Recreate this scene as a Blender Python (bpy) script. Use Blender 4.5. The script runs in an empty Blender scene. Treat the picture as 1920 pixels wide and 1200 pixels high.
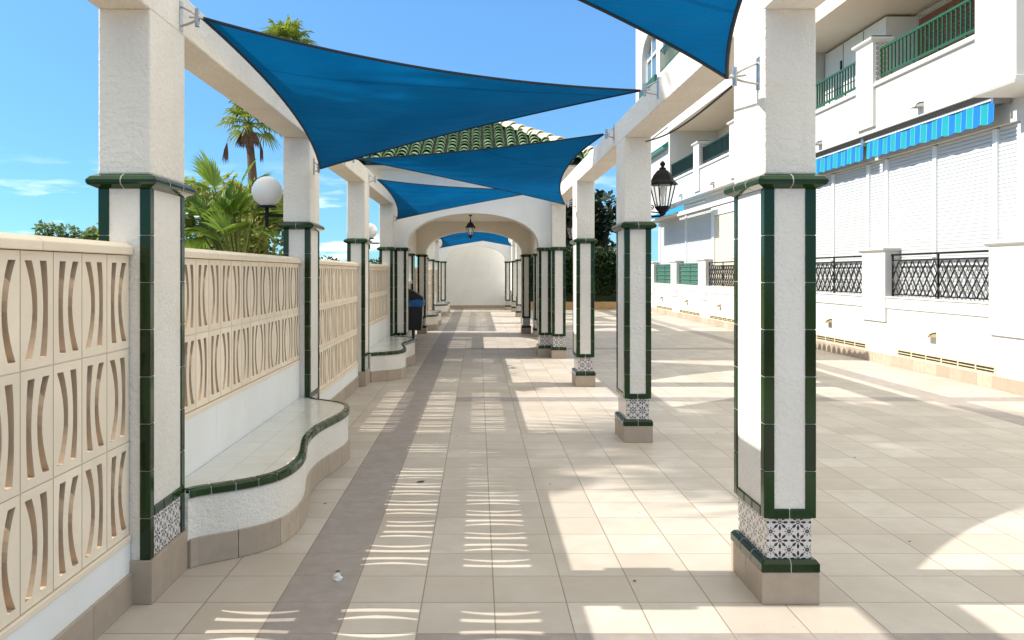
import bpy, math, random
from mathutils import Vector, Matrix
R = math.radians
rnd = random.Random(7)
scene = bpy.context.scene
COL = scene.collection

# ------------------------------------------------------------------ mesh builder
class MB:
    def __init__(s): s.v = []; s.f = []; s.uv = None
    def add(s, vs, fs):
        b = len(s.v); s.v += [tuple(p) for p in vs]; s.f += [tuple(b + i for i in f) for f in fs]; return s
    def box(s, x0, x1, y0, y1, z0, z1):
        if x0 > x1: x0, x1 = x1, x0
        if y0 > y1: y0, y1 = y1, y0
        return s.add([(x0,y0,z0),(x1,y0,z0),(x1,y1,z0),(x0,y1,z0),(x0,y0,z1),(x1,y0,z1),(x1,y1,z1),(x0,y1,z1)],
            [(0,3,2,1),(4,5,6,7),(0,1,5,4),(1,2,6,5),(2,3,7,6),(3,0,4,7)])
    def loft(s, rings, closed=True, caps=True):
        n = len(rings[0]); b = len(s.v)
        for r in rings: s.v += [tuple(p) for p in r]
        for i in range(len(rings)-1):
            for j in range(n if closed else n-1):
                k = (j+1) % n
                s.f.append((b+i*n+j, b+i*n+k, b+(i+1)*n+k, b+(i+1)*n+j))
        if caps and closed:
            s.f.append(tuple(b+j for j in reversed(range(n))))
            s.f.append(tuple(b+(len(rings)-1)*n+j for j in range(n)))
        return s
    def rectloft(s, cx, cy, prof, caps=True):            # prof: (half x, half y, z)
        return s.loft([[(cx-a,cy-c,z),(cx+a,cy-c,z),(cx+a,cy+c,z),(cx-a,cy+c,z)] for a,c,z in prof], caps=caps)
    def lathe(s, cx, cy, prof, n=16):
        return s.loft([[(cx+r*math.cos(2*math.pi*j/n), cy+r*math.sin(2*math.pi*j/n), z) for j in range(n)] for r,z in prof])
    def tube(s, pts, r, n=6):
        pts = [Vector(p) for p in pts]; rings = []
        rr = r if isinstance(r, (list, tuple)) else [r]*len(pts)
        up = None
        for i, p in enumerate(pts):
            t = (pts[min(i+1,len(pts)-1)] - pts[max(i-1,0)])
            if t.length < 1e-9: t = Vector((0,0,1))
            t.normalize()
            if up is None:
                up = Vector((0,0,1)) if abs(t.z) < .9 else Vector((1,0,0))
            a = t.cross(up)
            if a.length < 1e-4: a = t.cross(Vector((0,1,0)))
            a.normalize(); b = a.cross(t).normalized(); up = b
            rings.append([p + (a*math.cos(2*math.pi*j/n) + b*math.sin(2*math.pi*j/n))*rr[i] for j in range(n)])
        return s.loft(rings)
    def build(s, name, mat, parent=None, smooth=False, bevel=0, boxuv=False, segs=2):
        m = bpy.data.meshes.new(name); m.from_pydata(s.v, [], s.f); m.update()
        if boxuv:
            uvl = m.uv_layers.new(name='UVMap')
            for p in m.polygons:
                nx, ny, nz = abs(p.normal.x), abs(p.normal.y), abs(p.normal.z)
                for li in p.loop_indices:
                    c = m.vertices[m.loops[li].vertex_index].co
                    uvl.data[li].uv = (c.y, c.z) if nx >= ny and nx >= nz else ((c.x, c.z) if ny >= nz else (c.x, c.y))
        m.materials.append(mat)
        if smooth:
            for p in m.polygons: p.use_smooth = True
        o = bpy.data.objects.new(name, m); COL.objects.link(o)
        if parent: o.parent = parent
        if bevel:
            bv = o.modifiers.new('bevel', 'BEVEL'); bv.width = bevel; bv.segments = segs; bv.limit_method = 'ANGLE'; bv.angle_limit = R(40)
        return o

def tag(o, label=None, cat=None, group=None, kind=None):
    if label: o['label'] = label
    if cat: o['category'] = cat
    if group: o['group'] = group
    if kind: o['kind'] = kind
    elif cat: o['kind'] = 'thing'
    return o
def thing(name, label, cat, loc=(0,0,0), group=None, rz=0):
    o = bpy.data.objects.new(name, None); COL.objects.link(o); o.location = loc; o.rotation_euler = (0,0,rz)
    o.empty_display_size = .2
    return tag(o, label, cat, group)
def dup(root, loc, label, group=None, rz=None):
    r = root.copy(); COL.objects.link(r); r.location = loc; r['label'] = label
    if rz is not None: r.rotation_euler = (0,0,rz)
    if group: r['group'] = group
    for ch in list(root.children):
        c = ch.copy(); COL.objects.link(c); c.parent = r
        for g in list(ch.children):
            d = g.copy(); COL.objects.link(d); d.parent = c
    return r

# ------------------------------------------------------------------ materials
class NT:
    def __init__(s, name):
        s.m = bpy.data.materials.new(name); s.m.use_nodes = True; s.t = s.m.node_tree
        s.b = s.t.nodes['Principled BSDF']; s.out = s.t.nodes['Material Output']
    def n(s, typ, **kw):
        nd = s.t.nodes.new(typ)
        for k, v in kw.items(): setattr(nd, k, v)
        return nd
    def link(s, a, b): s.t.links.new(a, b)
    def math(s, op, a, b=None, c=None):
        nd = s.n('ShaderNodeMath', operation=op)
        for i, x in enumerate((a, b, c)):
            if x is None: continue
            if isinstance(x, (int, float)): nd.inputs[i].default_value = x
            else: s.link(x, nd.inputs[i])
        return nd.outputs[0]
    def mix(s, f, a, b, mode='MIX'):
        nd = s.n('ShaderNodeMix', data_type='RGBA', blend_type=mode)
        for i, x in ((0, f), (6, a), (7, b)):
            if isinstance(x, (int, float)): nd.inputs[i].default_value = x
            elif isinstance(x, tuple): nd.inputs[i].default_value = (*x[:3], 1)
            else: s.link(x, nd.inputs[i])
        return nd.outputs[2]
    def coord(s, rand=True):
        tc = s.n('ShaderNodeTexCoord').outputs['Object']
        if not rand: return tc
        oi = s.n('ShaderNodeObjectInfo').outputs['Random']
        mp = s.n('ShaderNodeVectorMath', operation='ADD'); s.link(tc, mp.inputs[0])
        cb = s.n('ShaderNodeCombineXYZ')
        r = s.math('MULTIPLY', oi, 37.0)
        for i in range(3): s.link(r, cb.inputs[i])
        s.link(cb.outputs[0], mp.inputs[1]); return mp.outputs[0]
    def noise(s, vec, scale, detail=4, rough=.55):
        nd = s.n('ShaderNodeTexNoise'); nd.inputs['Scale'].default_value = scale
        nd.inputs['Detail'].default_value = detail; nd.inputs['Roughness'].default_value = rough
        s.link(vec, nd.inputs['Vector']); return nd.outputs['Fac']
    def ramp(s, f, a, b, c0=(0,0,0), c1=(1,1,1)):
        nd = s.n('ShaderNodeValToRGB'); e = nd.color_ramp.elements
        e[0].position = a; e[1].position = b; e[0].color = (*c0, 1); e[1].color = (*c1, 1)
        s.link(f, nd.inputs[0]); return nd.outputs[0]
    def bump(s, h, strength, dist):
        nd = s.n('ShaderNodeBump'); nd.inputs['Strength'].default_value = strength; nd.inputs['Distance'].default_value = dist
        s.link(h, nd.inputs['Height']); s.link(nd.outputs[0], s.b.inputs['Normal'])
    def base(s, c, rough=.6, spec=.5, metal=0, coat=0):
        if isinstance(c, tuple): s.b.inputs['Base Color'].default_value = (*c[:3], 1)
        else: s.link(c, s.b.inputs['Base Color'])
        s.b.inputs['Roughness'].default_value = rough; s.b.inputs['Specular IOR Level'].default_value = spec
        s.b.inputs['Metallic'].default_value = metal; s.b.inputs['Coat Weight'].default_value = coat
        return s

def simple(name, col, rough=.6, var=.12, scale=8, bump=0, bscale=60, bdist=.003, metal=0, spec=.5, coat=0, isl=0):
    k = NT(name); v = k.coord()
    f = k.ramp(k.noise(v, scale, 5), .3, .7)
    c2 = tuple(x*(1-var) for x in col)
    k.base(k.mix(f, c2, col), rough, spec, metal, coat)
    if bump: k.bump(k.noise(v, bscale, 3), bump, bdist)
    if isl:
        rv = k.n('ShaderNodeNewGeometry').outputs['Random Per Island']
        c = k.mix(rv, tuple(x*(1-isl) for x in col), tuple(min(1, x*(1+isl)) for x in col))
        c = k.mix(k.math('MULTIPLY', f, .6), c, tuple(x*(1-var) for x in col)); k.base(c, rough, spec, metal, coat)
    return k.m

def stucco(name, col, scale=45, strength=.55, dist=.006, dirt=.1):
    k = NT(name); v = k.coord()
    f = k.ramp(k.noise(v, 2.2, 5, .6), .35, .7)
    dirty = (col[0]*(1-dirt), col[1]*(1-dirt*1.15), col[2]*(1-dirt*1.5))
    c = k.mix(f, dirty, col)
    # fine water streaks
    mp = k.n('ShaderNodeMapping'); mp.inputs['Scale'].default_value = (9, 9, .6); k.link(v, mp.inputs[0])
    st = k.ramp(k.noise(mp.outputs[0], 2, 3), .62, .8)
    c = k.mix(k.math('MULTIPLY', st, .35), c, tuple(x*.8 for x in dirty))
    k.base(c, .85, .25)
    h = k.math('ADD', k.noise(v, scale, 3, .5), k.math('MULTIPLY', k.noise(v, scale*2.7, 2), .5))
    k.bump(h, strength, dist)
    return k.m

M = {}
M['stucco'] = stucco('white_stucco', (.82,.775,.715), 38, .8, .011)
M['render'] = stucco('smooth_render', (.85,.845,.825), 20, .2, .003, .06)
M['cream'] = stucco('cream_render', (.83,.775,.68), 25, .2, .003, .06)
M['facade'] = stucco('facade_render', (.62,.61,.585), 30, .25, .003, .06)
M['facade_cream'] = stucco('facade_cream', (.74,.67,.57), 30, .15, .003, .05)
M['green'] = simple('green_glaze', (.007,.034,.004), .14, .5, 9, .12, 14, .004, spec=.35, coat=.05, isl=.5)
M['grout'] = simple('pale_grout', (.40,.39,.34), .9)
M['skirt'] = simple('stone_skirting', (.45,.36,.275), .5, .28, 14, .1, 90, .002, isl=.18)
M['skirt_brown'] = simple('brown_skirting', (.30,.20,.13), .5, .3, 30, .1, 90, .002)
M['block'] = simple('sand_concrete', (.88,.75,.585), .9, .14, 5, .4, 160, .003, spec=.2, isl=.07)
M['slit_shade'] = simple('block_slit_shade', (.58,.44,.31), .95, .2, 5, .4, 160, .003, spec=.1)  # darkened block colour, paints the shade inside the slits
M['steel'] = simple('galvanised_steel', (.5,.5,.5), .35, .3, 30, metal=.9)
M['black'] = simple('black_iron', (.010,.010,.011), .6, .3, 20, spec=.2)
M['dgreen'] = simple('green_paint', (.015,.085,.03), .4, .2, 20)
M['darkrail'] = simple('dark_green_rail', (.008,.03,.022), .5, .2, 20)
M['ggreen'] = simple('pale_green_paint', (.09,.22,.17), .45, .2, 20)
M['white'] = simple('white_paint', (.80,.80,.79), .4, .05, 6)
M['shutter'] = simple('white_shutter', (.57,.585,.59), .45, .05, 3)
M['shutter_cream'] = simple('cream_shutter', (.72,.66,.52), .45, .06, 3)
M['vent'] = simple('cream_vent', (.70,.58,.36), .6, .2, 20)
M['dark'] = simple('dark_void', (.02,.02,.018), .9)
M['wood'] = simple('varnished_wood', (.22,.075,.022), .4, .4, 12)
M['peach'] = simple('peach_wall', (.68,.40,.22), .8, .1)
M['trunk'] = simple('palm_trunk', (.16,.095,.055), .9, .5, 12, .6, 40, .03)
M['bark'] = simple('tree_bark', (.09,.06,.04), .9, .4, 12, .6, 30, .02)
M['dead'] = simple('dead_frond', (.20,.11,.07), .8, .4, 12)
M['binblack'] = simple('black_plastic', (.012,.013,.016), .35, .2, 12)
M['terracotta'] = simple('ochre_planter', (.55,.33,.14), .8, .15)
M['ridge'] = simple('cream_ridge_tile', (.80,.70,.50), .6, .25, 9)
M['paper'] = simple('white_paper', (.8,.8,.8), .8)
M['leaf_dry'] = simple('dry_leaf', (.05,.035,.02), .8)
M['teal'] = simple('teal_tile', (.02,.20,.17), .3, .3, 12)
M['soil'] = simple('garden_soil', (.16,.125,.08), .95, .4, 3)

def roof_tile():
    k = NT('green_roof_tile'); v = k.coord()
    f = k.ramp(k.noise(v, 4.5, 4, .6), .32, .68)
    c = k.mix(f, (.15,.27,.13), (.34,.45,.29))
    f2 = k.ramp(k.noise(v, 13, 3), .6, .8)
    c = k.mix(k.math('MULTIPLY', f2, .5), c, (.42,.44,.33))
    k.base(c, .35, .5); return k.m
M['rooftile'] = roof_tile()
M['roofdark'] = simple('roof_pan', (.03,.035,.022), .8, .4, 14)

def foliage(name, c0, c1, scale=1.6, trans=.35):
    k = NT(name); v = k.coord()
    f = k.ramp(k.noise(v, scale, 3), .3, .7)
    geo = k.n('ShaderNodeNewGeometry')
    f = k.math('MULTIPLY_ADD', geo.outputs['Random Per Island'], .6, k.math('MULTIPLY', f, .5))
    c = k.mix(f, c0, c1)
    k.base(c, .5, .35)
    tr = k.n('ShaderNodeBsdfTranslucent'); k.link(c, tr.inputs[0])
    ms = k.n('ShaderNodeMixShader'); ms.inputs[0].default_value = trans
    k.link(k.b.outputs[0], ms.inputs[1]); k.link(tr.outputs[0], ms.inputs[2]); k.link(ms.outputs[0], k.out.inputs[0])
    return k.m
M['palm'] = foliage('palm_green', (.075,.14,.015), (.32,.37,.05), 1.6, .45)
M['fan'] = foliage('fan_leaf_green', (.06,.14,.015), (.23,.34,.05))
M['shrub'] = foliage('shrub_green', (.08,.14,.02), (.38,.41,.11), 1.6, .45)
M['dtree'] = foliage('dark_tree_green', (.006,.016,.008), (.025,.05,.02), 1, .2)
M['hedge'] = foliage('hedge_green', (.008,.022,.006), (.04,.08,.02), 1.5, .2)
M['far_tree'] = foliage('far_tree_green', (.06,.12,.04), (.20,.27,.10), 1, .45)

def sail_mat():
    k = NT('blue_shade_cloth'); v = k.coord(False)
    f = k.ramp(k.noise(v, 1.1, 4, .6), .3, .75)
    c = k.mix(f, (.0006,.074,.215), (.001,.115,.30))
    wv = k.n('ShaderNodeTexWave'); wv.inputs['Scale'].default_value = 26; wv.inputs['Distortion'].default_value = .6
    mp = k.n('ShaderNodeMapping'); mp.inputs['Rotation'].default_value = (0, 0, R(28)); k.link(v, mp.inputs[0]); k.link(mp.outputs[0], wv.inputs[0])
    c = k.mix(k.math('MULTIPLY', wv.outputs['Fac'], .35), c, (.0006,.05,.155))
    ws = k.n('ShaderNodeSeparateXYZ'); mp2 = k.n('ShaderNodeMapping'); mp2.inputs['Rotation'].default_value = (0, 0, R(62)); k.link(v, mp2.inputs[0]); k.link(mp2.outputs[0], ws.inputs[0])
    fr = k.math('ABSOLUTE', k.math('SUBTRACT', k.math('FRACT', k.math('DIVIDE', ws.outputs[0], 1.1)), .5))
    c = k.mix(k.math('MULTIPLY', k.math('LESS_THAN', fr, .012), .35), c, (.001,.03,.10))
    k.base(c, .75, .03)
    mp3 = k.n('ShaderNodeMapping'); mp3.inputs['Rotation'].default_value = (0, 0, R(-20)); mp3.inputs['Scale'].default_value = (.5, 3.5, 3); k.link(v, mp3.inputs[0])
    k.bump(k.noise(mp3.outputs[0], 1.6, 3), .5, .06)
    tr = k.n('ShaderNodeBsdfTranslucent'); k.link(k.mix(.0, c, (0,.1,.3)), tr.inputs[0])
    ms = k.n('ShaderNodeMixShader'); ms.inputs[0].default_value = .40
    k.link(k.b.outputs[0], ms.inputs[1]); k.link(tr.outputs[0], ms.inputs[2]); k.link(ms.outputs[0], k.out.inputs[0])
    return k.m
M['sail'] = sail_mat()
M['webbing'] = simple('dark_webbing', (.003,.022,.045), .8, .3, 30)

def azulejo():
    k = NT('patterned_tile'); uv = k.n('ShaderNodeTexCoord').outputs['UV']
    sp = k.n('ShaderNodeSeparateXYZ'); k.link(uv, sp.inputs[0])
    S = .084
    def cell(o, off): return k.math('SUBTRACT', k.math('FRACT', k.math('ADD', k.math('DIVIDE', o, S), off)), .5)
    u = cell(sp.outputs[0], 0.0); w = cell(sp.outputs[1], .1)
    r = k.math('SQRT', k.math('ADD', k.math('MULTIPLY', u, u), k.math('MULTIPLY', w, w)))
    a = k.math('ARCTAN2', w, u)
    pet = k.math('GREATER_THAN', k.math('COSINE', k.math('MULTIPLY', a, 8)), k.math('ADD', k.math('MULTIPLY', k.math('ABSOLUTE', k.math('SUBTRACT', r, .28)), 9), -.55))
    pet = k.math('MULTIPLY', pet, k.math('MULTIPLY', k.math('GREATER_THAN', r, .13), k.math('LESS_THAN', r, .43)))
    ring = k.math('LESS_THAN', k.math('ABSOLUTE', k.math('SUBTRACT', r, .07)), .03)
    au = k.math('SUBTRACT', .5, k.math('ABSOLUTE', u)); aw = k.math('SUBTRACT', .5, k.math('ABSOLUTE', w))
    cr = k.math('SQRT', k.math('ADD', k.math('MULTIPLY', au, au), k.math('MULTIPLY', aw, aw)))
    corner = k.math('LESS_THAN', cr, .12)
    cr2 = k.math('MULTIPLY', k.math('LESS_THAN', k.math('ABSOLUTE', k.math('SUBTRACT', cr, .2)), .035), k.math('GREATER_THAN', k.math('COSINE', k.math('MULTIPLY', k.math('ARCTAN2', aw, au), 8)), .1))
    m = k.math('MINIMUM', 1, k.math('ADD', k.math('ADD', pet, ring), k.math('ADD', corner, cr2)))
    c = k.mix(m, (.66,.63,.60), k.mix(k.ramp(k.noise(uv, 40, 2), .45, .55), (.018,.02,.03), (.075,.022,.03)))
    line = k.math('LESS_THAN', k.math('MINIMUM', au, aw), .012)
    c = k.mix(k.math('MULTIPLY', line, .6), c, (.45,.42,.38))
    k.base(c, .15, .5); return k.m
M['azulejo'] = azulejo()

def tilegrid(name, S, ox, oy, cols, grout, gw, bandfn=None, rough=.45):
    k = NT(name); tc = k.n('ShaderNodeTexCoord').outputs['Object']
    sp = k.n('ShaderNodeSeparateXYZ'); k.link(tc, sp.inputs[0])
    u = k.math('DIVIDE', k.math('SUBTRACT', sp.outputs[0], ox), S); w = k.math('DIVIDE', k.math('SUBTRACT', sp.outputs[1], oy), S)
    iu = k.math('FLOOR', u); iw = k.math('FLOOR', w)
    fu = k.math('FRACT', u); fw = k.math('FRACT', w)
    def edge(f): return k.math('MINIMUM', f, k.math('SUBTRACT', 1, f))
    e = k.math('MINIMUM', edge(fu), edge(fw))
    cb = k.n('ShaderNodeCombineXYZ'); k.link(iu, cb.inputs[0]); k.link(iw, cb.inputs[1])
    wn = k.n('ShaderNodeTexWhiteNoise', noise_dimensions='3D'); k.link(cb.outputs[0], wn.inputs[0])
    c = k.mix(wn.outputs['Value'], cols[0], cols[1])
    # cloudy mottling that shifts from tile to tile
    mp = k.n('ShaderNodeVectorMath', operation='MULTIPLY_ADD'); k.link(wn.outputs['Color'], mp.inputs[0]); mp.inputs[1].default_value = (9,9,9); k.link(tc, mp.inputs[2])
    mot = k.ramp(k.noise(mp.outputs[0], 5, 6, .65), .3, .75)
    c = k.mix(k.math('MULTIPLY', mot, .75), c, cols[2])
    rough_n = k.noise(tc, 2.3, 4)
    if bandfn:
        band = bandfn(k, iu, iw)
        mot2 = k.ramp(k.noise(mp.outputs[0], 9, 6, .7), .3, .75)
        c = k.mix(band, c, k.mix(mot2, (.25,.215,.20), (.355,.31,.285)))
    g = k.math('LESS_THAN', e, gw/S/2)
    stain = k.ramp(k.noise(tc, 1.3, 5, .6), .45, .75)
    c = k.mix(k.math('MULTIPLY', stain, .28), c, (.26,.21,.16))
    # small specks of dirt
    sn = k.ramp(k.noise(tc, 32, 2, .5), .73, .76)
    c = k.mix(k.math('MULTIPLY', sn, .35), c, (.12,.09,.06))
    c = k.mix(g, c, grout)
    k.base(c, rough, .4)
    rr = k.math('MULTIPLY_ADD', rough_n, .3, rough-.12); k.link(rr, k.b.inputs['Roughness'])
    h = k.math('MINIMUM', k.math('MULTIPLY', e, 40), 1.0)
    k.bump(k.math('ADD', h, k.math('MULTIPLY', k.noise(tc, 70, 3), .25)), .35, .003)
    return k.m
def bands(k, iu, iw):
    def eq(a, v): return k.math('COMPARE', a, v, .3)
    long1 = eq(iu, -3); long2 = eq(iu, 16)
    m = k.math('FLOORED_MODULO', k.math('ADD', iw, 3), 20)
    cross = k.math('MULTIPLY', eq(m, 0), k.math('GREATER_THAN', iu, -1.5))
    return k.math('MINIMUM', 1, k.math('ADD', k.math('ADD', long1, long2), cross))
M['paving'] = tilegrid('beige_paving_tile', .333, .075, 4.18, ((.47,.41,.35),(.59,.535,.47),(.43,.37,.31)), (.25,.20,.155), .006, bands)
M['seat_tile'] = tilegrid('white_seat_tile', .2, 0, 0, ((.72,.71,.66),(.78,.77,.72),(.68,.67,.62)), (.54,.53,.48), .004, None, .15)

def awning_mat():
    k = NT('striped_awning'); v = k.coord(False); sp = k.n('ShaderNodeSeparateXYZ'); k.link(v, sp.inputs[0])
    f = k.math('FRACT', k.math('DIVIDE', sp.outputs[1], .30))
    c = k.mix(k.math('GREATER_THAN', f, .5), (.008,.155,.47), (.010,.27,.31))
    ln = k.math('MINIMUM', k.math('ABSOLUTE', k.math('SUBTRACT', f, .5)), k.math('MINIMUM', f, k.math('SUBTRACT', 1, f)))
    c = k.mix(k.math('LESS_THAN', ln, .02), c, (.15,.35,.6))
    k.base(c, .8, .2); return k.m
M['awning'] = awning_mat()
M['cyan'] = simple('cyan_awning', (.008,.26,.50), .8, .1)
M['awn_under'] = simple('awning_underside', (.12,.105,.09), .8)
M['bag'] = simple('blue_bag', (.02,.16,.50), .3, .3, 20)

def globe():
    k = NT('opal_globe'); k.base((.72,.71,.70), .25, .4)
    k.b.inputs['Subsurface Weight'].default_value = 0
    return k.m
M['globe'] = globe()
def glass(name, col=(.8,.9,.95)):
    k = NT(name); k.base(col, .05, .5); k.b.inputs['Transmission Weight'].default_value = .0
    k.b.inputs['Alpha'].default_value = .25
    return k.m
M['lampglass'] = glass('lantern_glass', (.85,.85,.80))
M['winglass'] = simple('window_glass', (.10,.22,.35), .05, .2, 2, spec=.8)

# ------------------------------------------------------------------ setting
g = MB(); g.add([(-400,-60,-.02),(400,-60,-.02),(400,600,-.02),(-400,600,-.02)], [(0,1,2,3)])
tag(g.build('ground', M['soil']), kind='structure')
g = MB(); g.add([(-1.9,-4,0),(7.0,-4,0),(7.0,38,0),(-1.9,38,0)], [(0,1,2,3)])
tag(g.build('paving', M['paving']), kind='structure')

# ------------------------------------------------------------------ columns
P = 3.64; Y0 = 4.055
XL, XR = -1.6225, 1.4325
HX, HY = .118, .225
def make_column(left, label, group, loc, upper=True, hx=HX, hy=HY):
    t = thing('pergola_column', label, 'column', loc, group)
    px, py = hx+.014, hy+.012
    zp = .20 if left else .147
    b = MB(); b.box(-px, px, -py, py, 0, zp); b.build('plinth', M['skirt'], t, bevel=.004)
    b = MB()   # joints of the plinth cladding
    s = 1 if left else -1
    b.box(s*(px+.0008), s*(px-.01), -.002, .002, .002, zp-.002)
    b.build('plinth_joint', M['grout'], t)
    if not left:
        b = MB(); b.rectloft(0, 0, [(px+.002, py+.002, .1475), (px+.002, py+.002, .185), (px-.012, py-.012, .203)])
        b.build('plinth_trim', M['green'], t, bevel=.004)
        b = MB()
        b.rectloft(0, 0, [(.002, py+.0035, .1477), (.002, py+.0035, .185), (.002, py-.0105, .2035)])
        for yy in (-.08, .08):
            b.rectloft(0, yy, [(px+.0035, .002, .1477), (px+.0035, .002, .185), (px-.0105, .002, .2035)])
        b.build('trim_joint', M['grout'], t)
    b = MB()
    if left: b.box(hx-.03, hx-.004, -hy+.05, hy-.05, zp-.001, .392)
    else: b.box(-hx+.016, hx-.016, -hy+.014, hy-.014, zp-.01, .392)
    b.build('patterned_tiles', M['azulejo'], t, boxuv=True)
    b = MB(); b.box(-hx+.005, hx-.005, -hy+.005, hy-.005, zp-.002 if left else .391, 1.915); b.build('shaft', M['stucco'], t)
    # green corner tiles
    w = .047
    zb = .2 if left else .391
    zs = [1.908 - .2168*i for i in range(0, 12)]
    for sx in (-1, 1):
        for sy in (-1, 1):
            b = MB()
            for i in range(len(zs)-1):
                z1, z0 = zs[i]-.0014, max(zs[i+1]+.0014, zb)
                if z1 <= zb+.01: break
                b.box(sx*(hx+.002), sx*(hx-w), sy*(hy+.002), sy*(hy-w), z0, z1)
            ct = b.build('corner_tiles', M['green'], t, bevel=.004, segs=3)
            b = MB(); b.box(sx*(hx-.002), sx*(hx-w+.001), sy*(hy-.002), sy*(hy-w+.001), zb+.01, 1.907)
            b.build('corner_grout', M['grout'], ct)
    for s in (-1, 1):
        b = MB()
        for xx in () if left else ((-hx+w+.002, -.002), (.002, hx-w-.002)):
            y0, y1 = s*(hy+.003), s*(hy-.03)
            xa, xb = xx; xl = xa-.03 if xa < -.01 else xa; xr = xb+.03 if xb > .01 else xb
            b.add([(xl, y0, .388),(xr, y0, .388),(xb, y0, .435),(xa, y0, .435),(xl, y1, .388),(xr, y1, .388),(xb, y1, .435),(xa, y1, .435)],
                  [(0,1,2,3),(7,6,5,4),(0,4,5,1),(1,5,6,2),(2,6,7,3),(3,7,4,0)])
        if b.v: b.build('panel_trim', M['green'], t, bevel=.006)
        if left and s < 0: continue
        b = MB(); n = 3
        for i in range(n):
            ya = -hy+w + (2*hy-2*w)*i/n + .002; yb = -hy+w + (2*hy-2*w)*(i+1)/n - .002
            b.box(s*(hx+.003), s*(hx-.03), ya, yb, .388, .435)
        b.build('panel_trim', M['green'], t, bevel=.006)
    prof = [(0, 1.905), (.038, 1.922), (.043, 1.932), (.043, 1.944), (.03, 1.960), (.004, 1.972)]
    b = MB(); b.rectloft(0, 0, [(hx+p, hy+p, z) for p, z in prof]); b.build('band', M['green'], t, bevel=.004)
    b = MB()
    for s in (-1, 1):
        b.rectloft(0, 0, [(.0022, hy+p+.002, z) for p, z in prof])
        for yy in (-.09, .09): b.rectloft(0, yy, [(hx+p+.002, .0022, z) for p, z in prof])
        break
    b.build('band_joint', M['grout'], t)
    if upper:
        b = MB(); b.box(-hx-.002, hx+.002, -hy-.002, hy+.002, 1.9715, 2.732); b.build('upper_shaft', M['stucco'], t, bevel=.008)
    return t
GL = 'columns along the left wall'; GR = 'columns along the courtyard side'
labL = ['nearest left column, tall white stucco with green tile corners, start of the curved bench',
        'left column carrying the large white globe lamp, white stucco with green tile corners',
        'third left column, white with green corners, between plain wall bay and second bench',
        'fourth left column, white with green corners, tight beside the pavilion arch']
labR = ['nearest right column, big and white with green corners and full patterned tile base',
        'second right column, white with green corners, carrying the black wall lantern',
        'third right column, white with green corners, in front of the dark tree and hedge',
        'fourth right column, white with green corners, tight beside the pavilion arch jamb']
cL = make_column(True, labL[0], GL, (XL, Y0, 0))
cR = make_column(False, labR[0], GR, (XR, Y0, 0))
for k in range(1, 4):
    dup(cL, (XL, Y0+P*k, 0), labL[k]); dup(cR, (XR, Y0+P*k, 0), labR[k])
ord_ = ['nearest', 'middle', 'farthest']
for k, y in enumerate((25.1, 28.74, 32.38)):
    dup(cL, (XL, y, 0), ord_[k]+' of the three small distant left columns seen through the pavilion arch')
    dup(cR, (XR, y, 0), ord_[k]+' of the three small distant right columns seen through the pavilion arch')

# ------------------------------------------------------------------ beams
def beam(xc, y0, y1, label):
    b = MB(); n = max(2, int((y1-y0)/.9))
    b.box(xc-.121, xc+.121, y0, y1, 2.73, 2.935)
    o = b.build('pergola_beam', M['stucco'], bevel=.008); return tag(o, label, 'beam', 'long white beams on the columns')
beam(XL, .2, 15.04, 'long white stucco beam resting on the near left columns by the boundary wall')
beam(XR, .2, 15.04, 'long white stucco beam resting on the near right columns beside the courtyard')
beam(XL, 21.15, 33.5, 'far left white beam behind the pavilion, above the distant left columns')
beam(XR, 21.15, 33.5, 'far right white beam behind the pavilion, above the distant right columns')

# ------------------------------------------------------------------ breeze block walls
def block_mesh(mb, y0, y1, z0, z1, xa, xb, kind):
    """one moulded block with two curved slits running through it; xa inner face, xb outer face"""
    w = y1-y0; h = z1-z0; j = .0025
    N = 10; sz0, sz1 = z0+h*.085, z1-h*.085
    def slit(i, t):
        s = 2*t-1; bulge = 1-s*s
        if kind == 0: c = (.23+.20*bulge) if i == 0 else (.68+.075*bulge)
        else: c = (.32-.075*bulge) if i == 0 else (.77-.20*bulge)
        hw = .074+.030*abs(s)**1.3
        return y0+(c-hw)*w, y0+(c+hw)*w
    ya, yb = y0+j, y1-j; za, zb = z0+j, z1-j
    rows = []
    for k in range(N+1):
        t = k/N; z = sz0+(sz1-sz0)*t
        a0, a1 = slit(0, t); b0, b1 = slit(1, t)
        rows.append((z, [ya, a0, a1, b0, b1, yb]))
    base = len(mb.v)
    for x in (xa, xb):
        for z, ys in rows:
            for y in ys: mb.v.append((x, y, z))
    n1 = (N+1)*6
    def I(side, k, c): return base+side*n1+k*6+c
    for k in range(N):
        for c in (0, 2, 4):
            mb.f.append((I(0,k,c), I(0,k,c+1), I(0,k+1,c+1), I(0,k+1,c)))
            mb.f.append((I(1,k,c), I(1,k+1,c), I(1,k+1,c+1), I(1,k,c+1)))
        for c in (0, 1, 2, 3, 4, 5):
            mb.f.append((I(0,k,c), I(0,k+1,c), I(1,k+1,c), I(1,k,c)))
    # lower and upper bars of the block
    for (k, z) in ((0, za), (N, zb)):
        b2 = len(mb.v)
        for x in (xa, xb):
            for y in rows[k][1]: mb.v.append((x, y, z))
        for c in range(5):
            mb.f.append((I(0,k,c), I(0,k,c+1), b2+c+1, b2+c)); mb.f.append((I(1,k,c), I(1,k,c+1), b2+6+c+1, b2+6+c))
        for c in (1, 3): mb.f.append((I(0,k,c), I(0,k,c+1), I(1,k,c+1), I(1,k,c)))
        mb.f.append((b2, b2+5, b2+11, b2+6))
        mb.f.append((I(0,k,0), b2, b2+6, I(1,k,0))); mb.f.append((I(0,k,5), b2+5, b2+11, I(1,k,5)))
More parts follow.
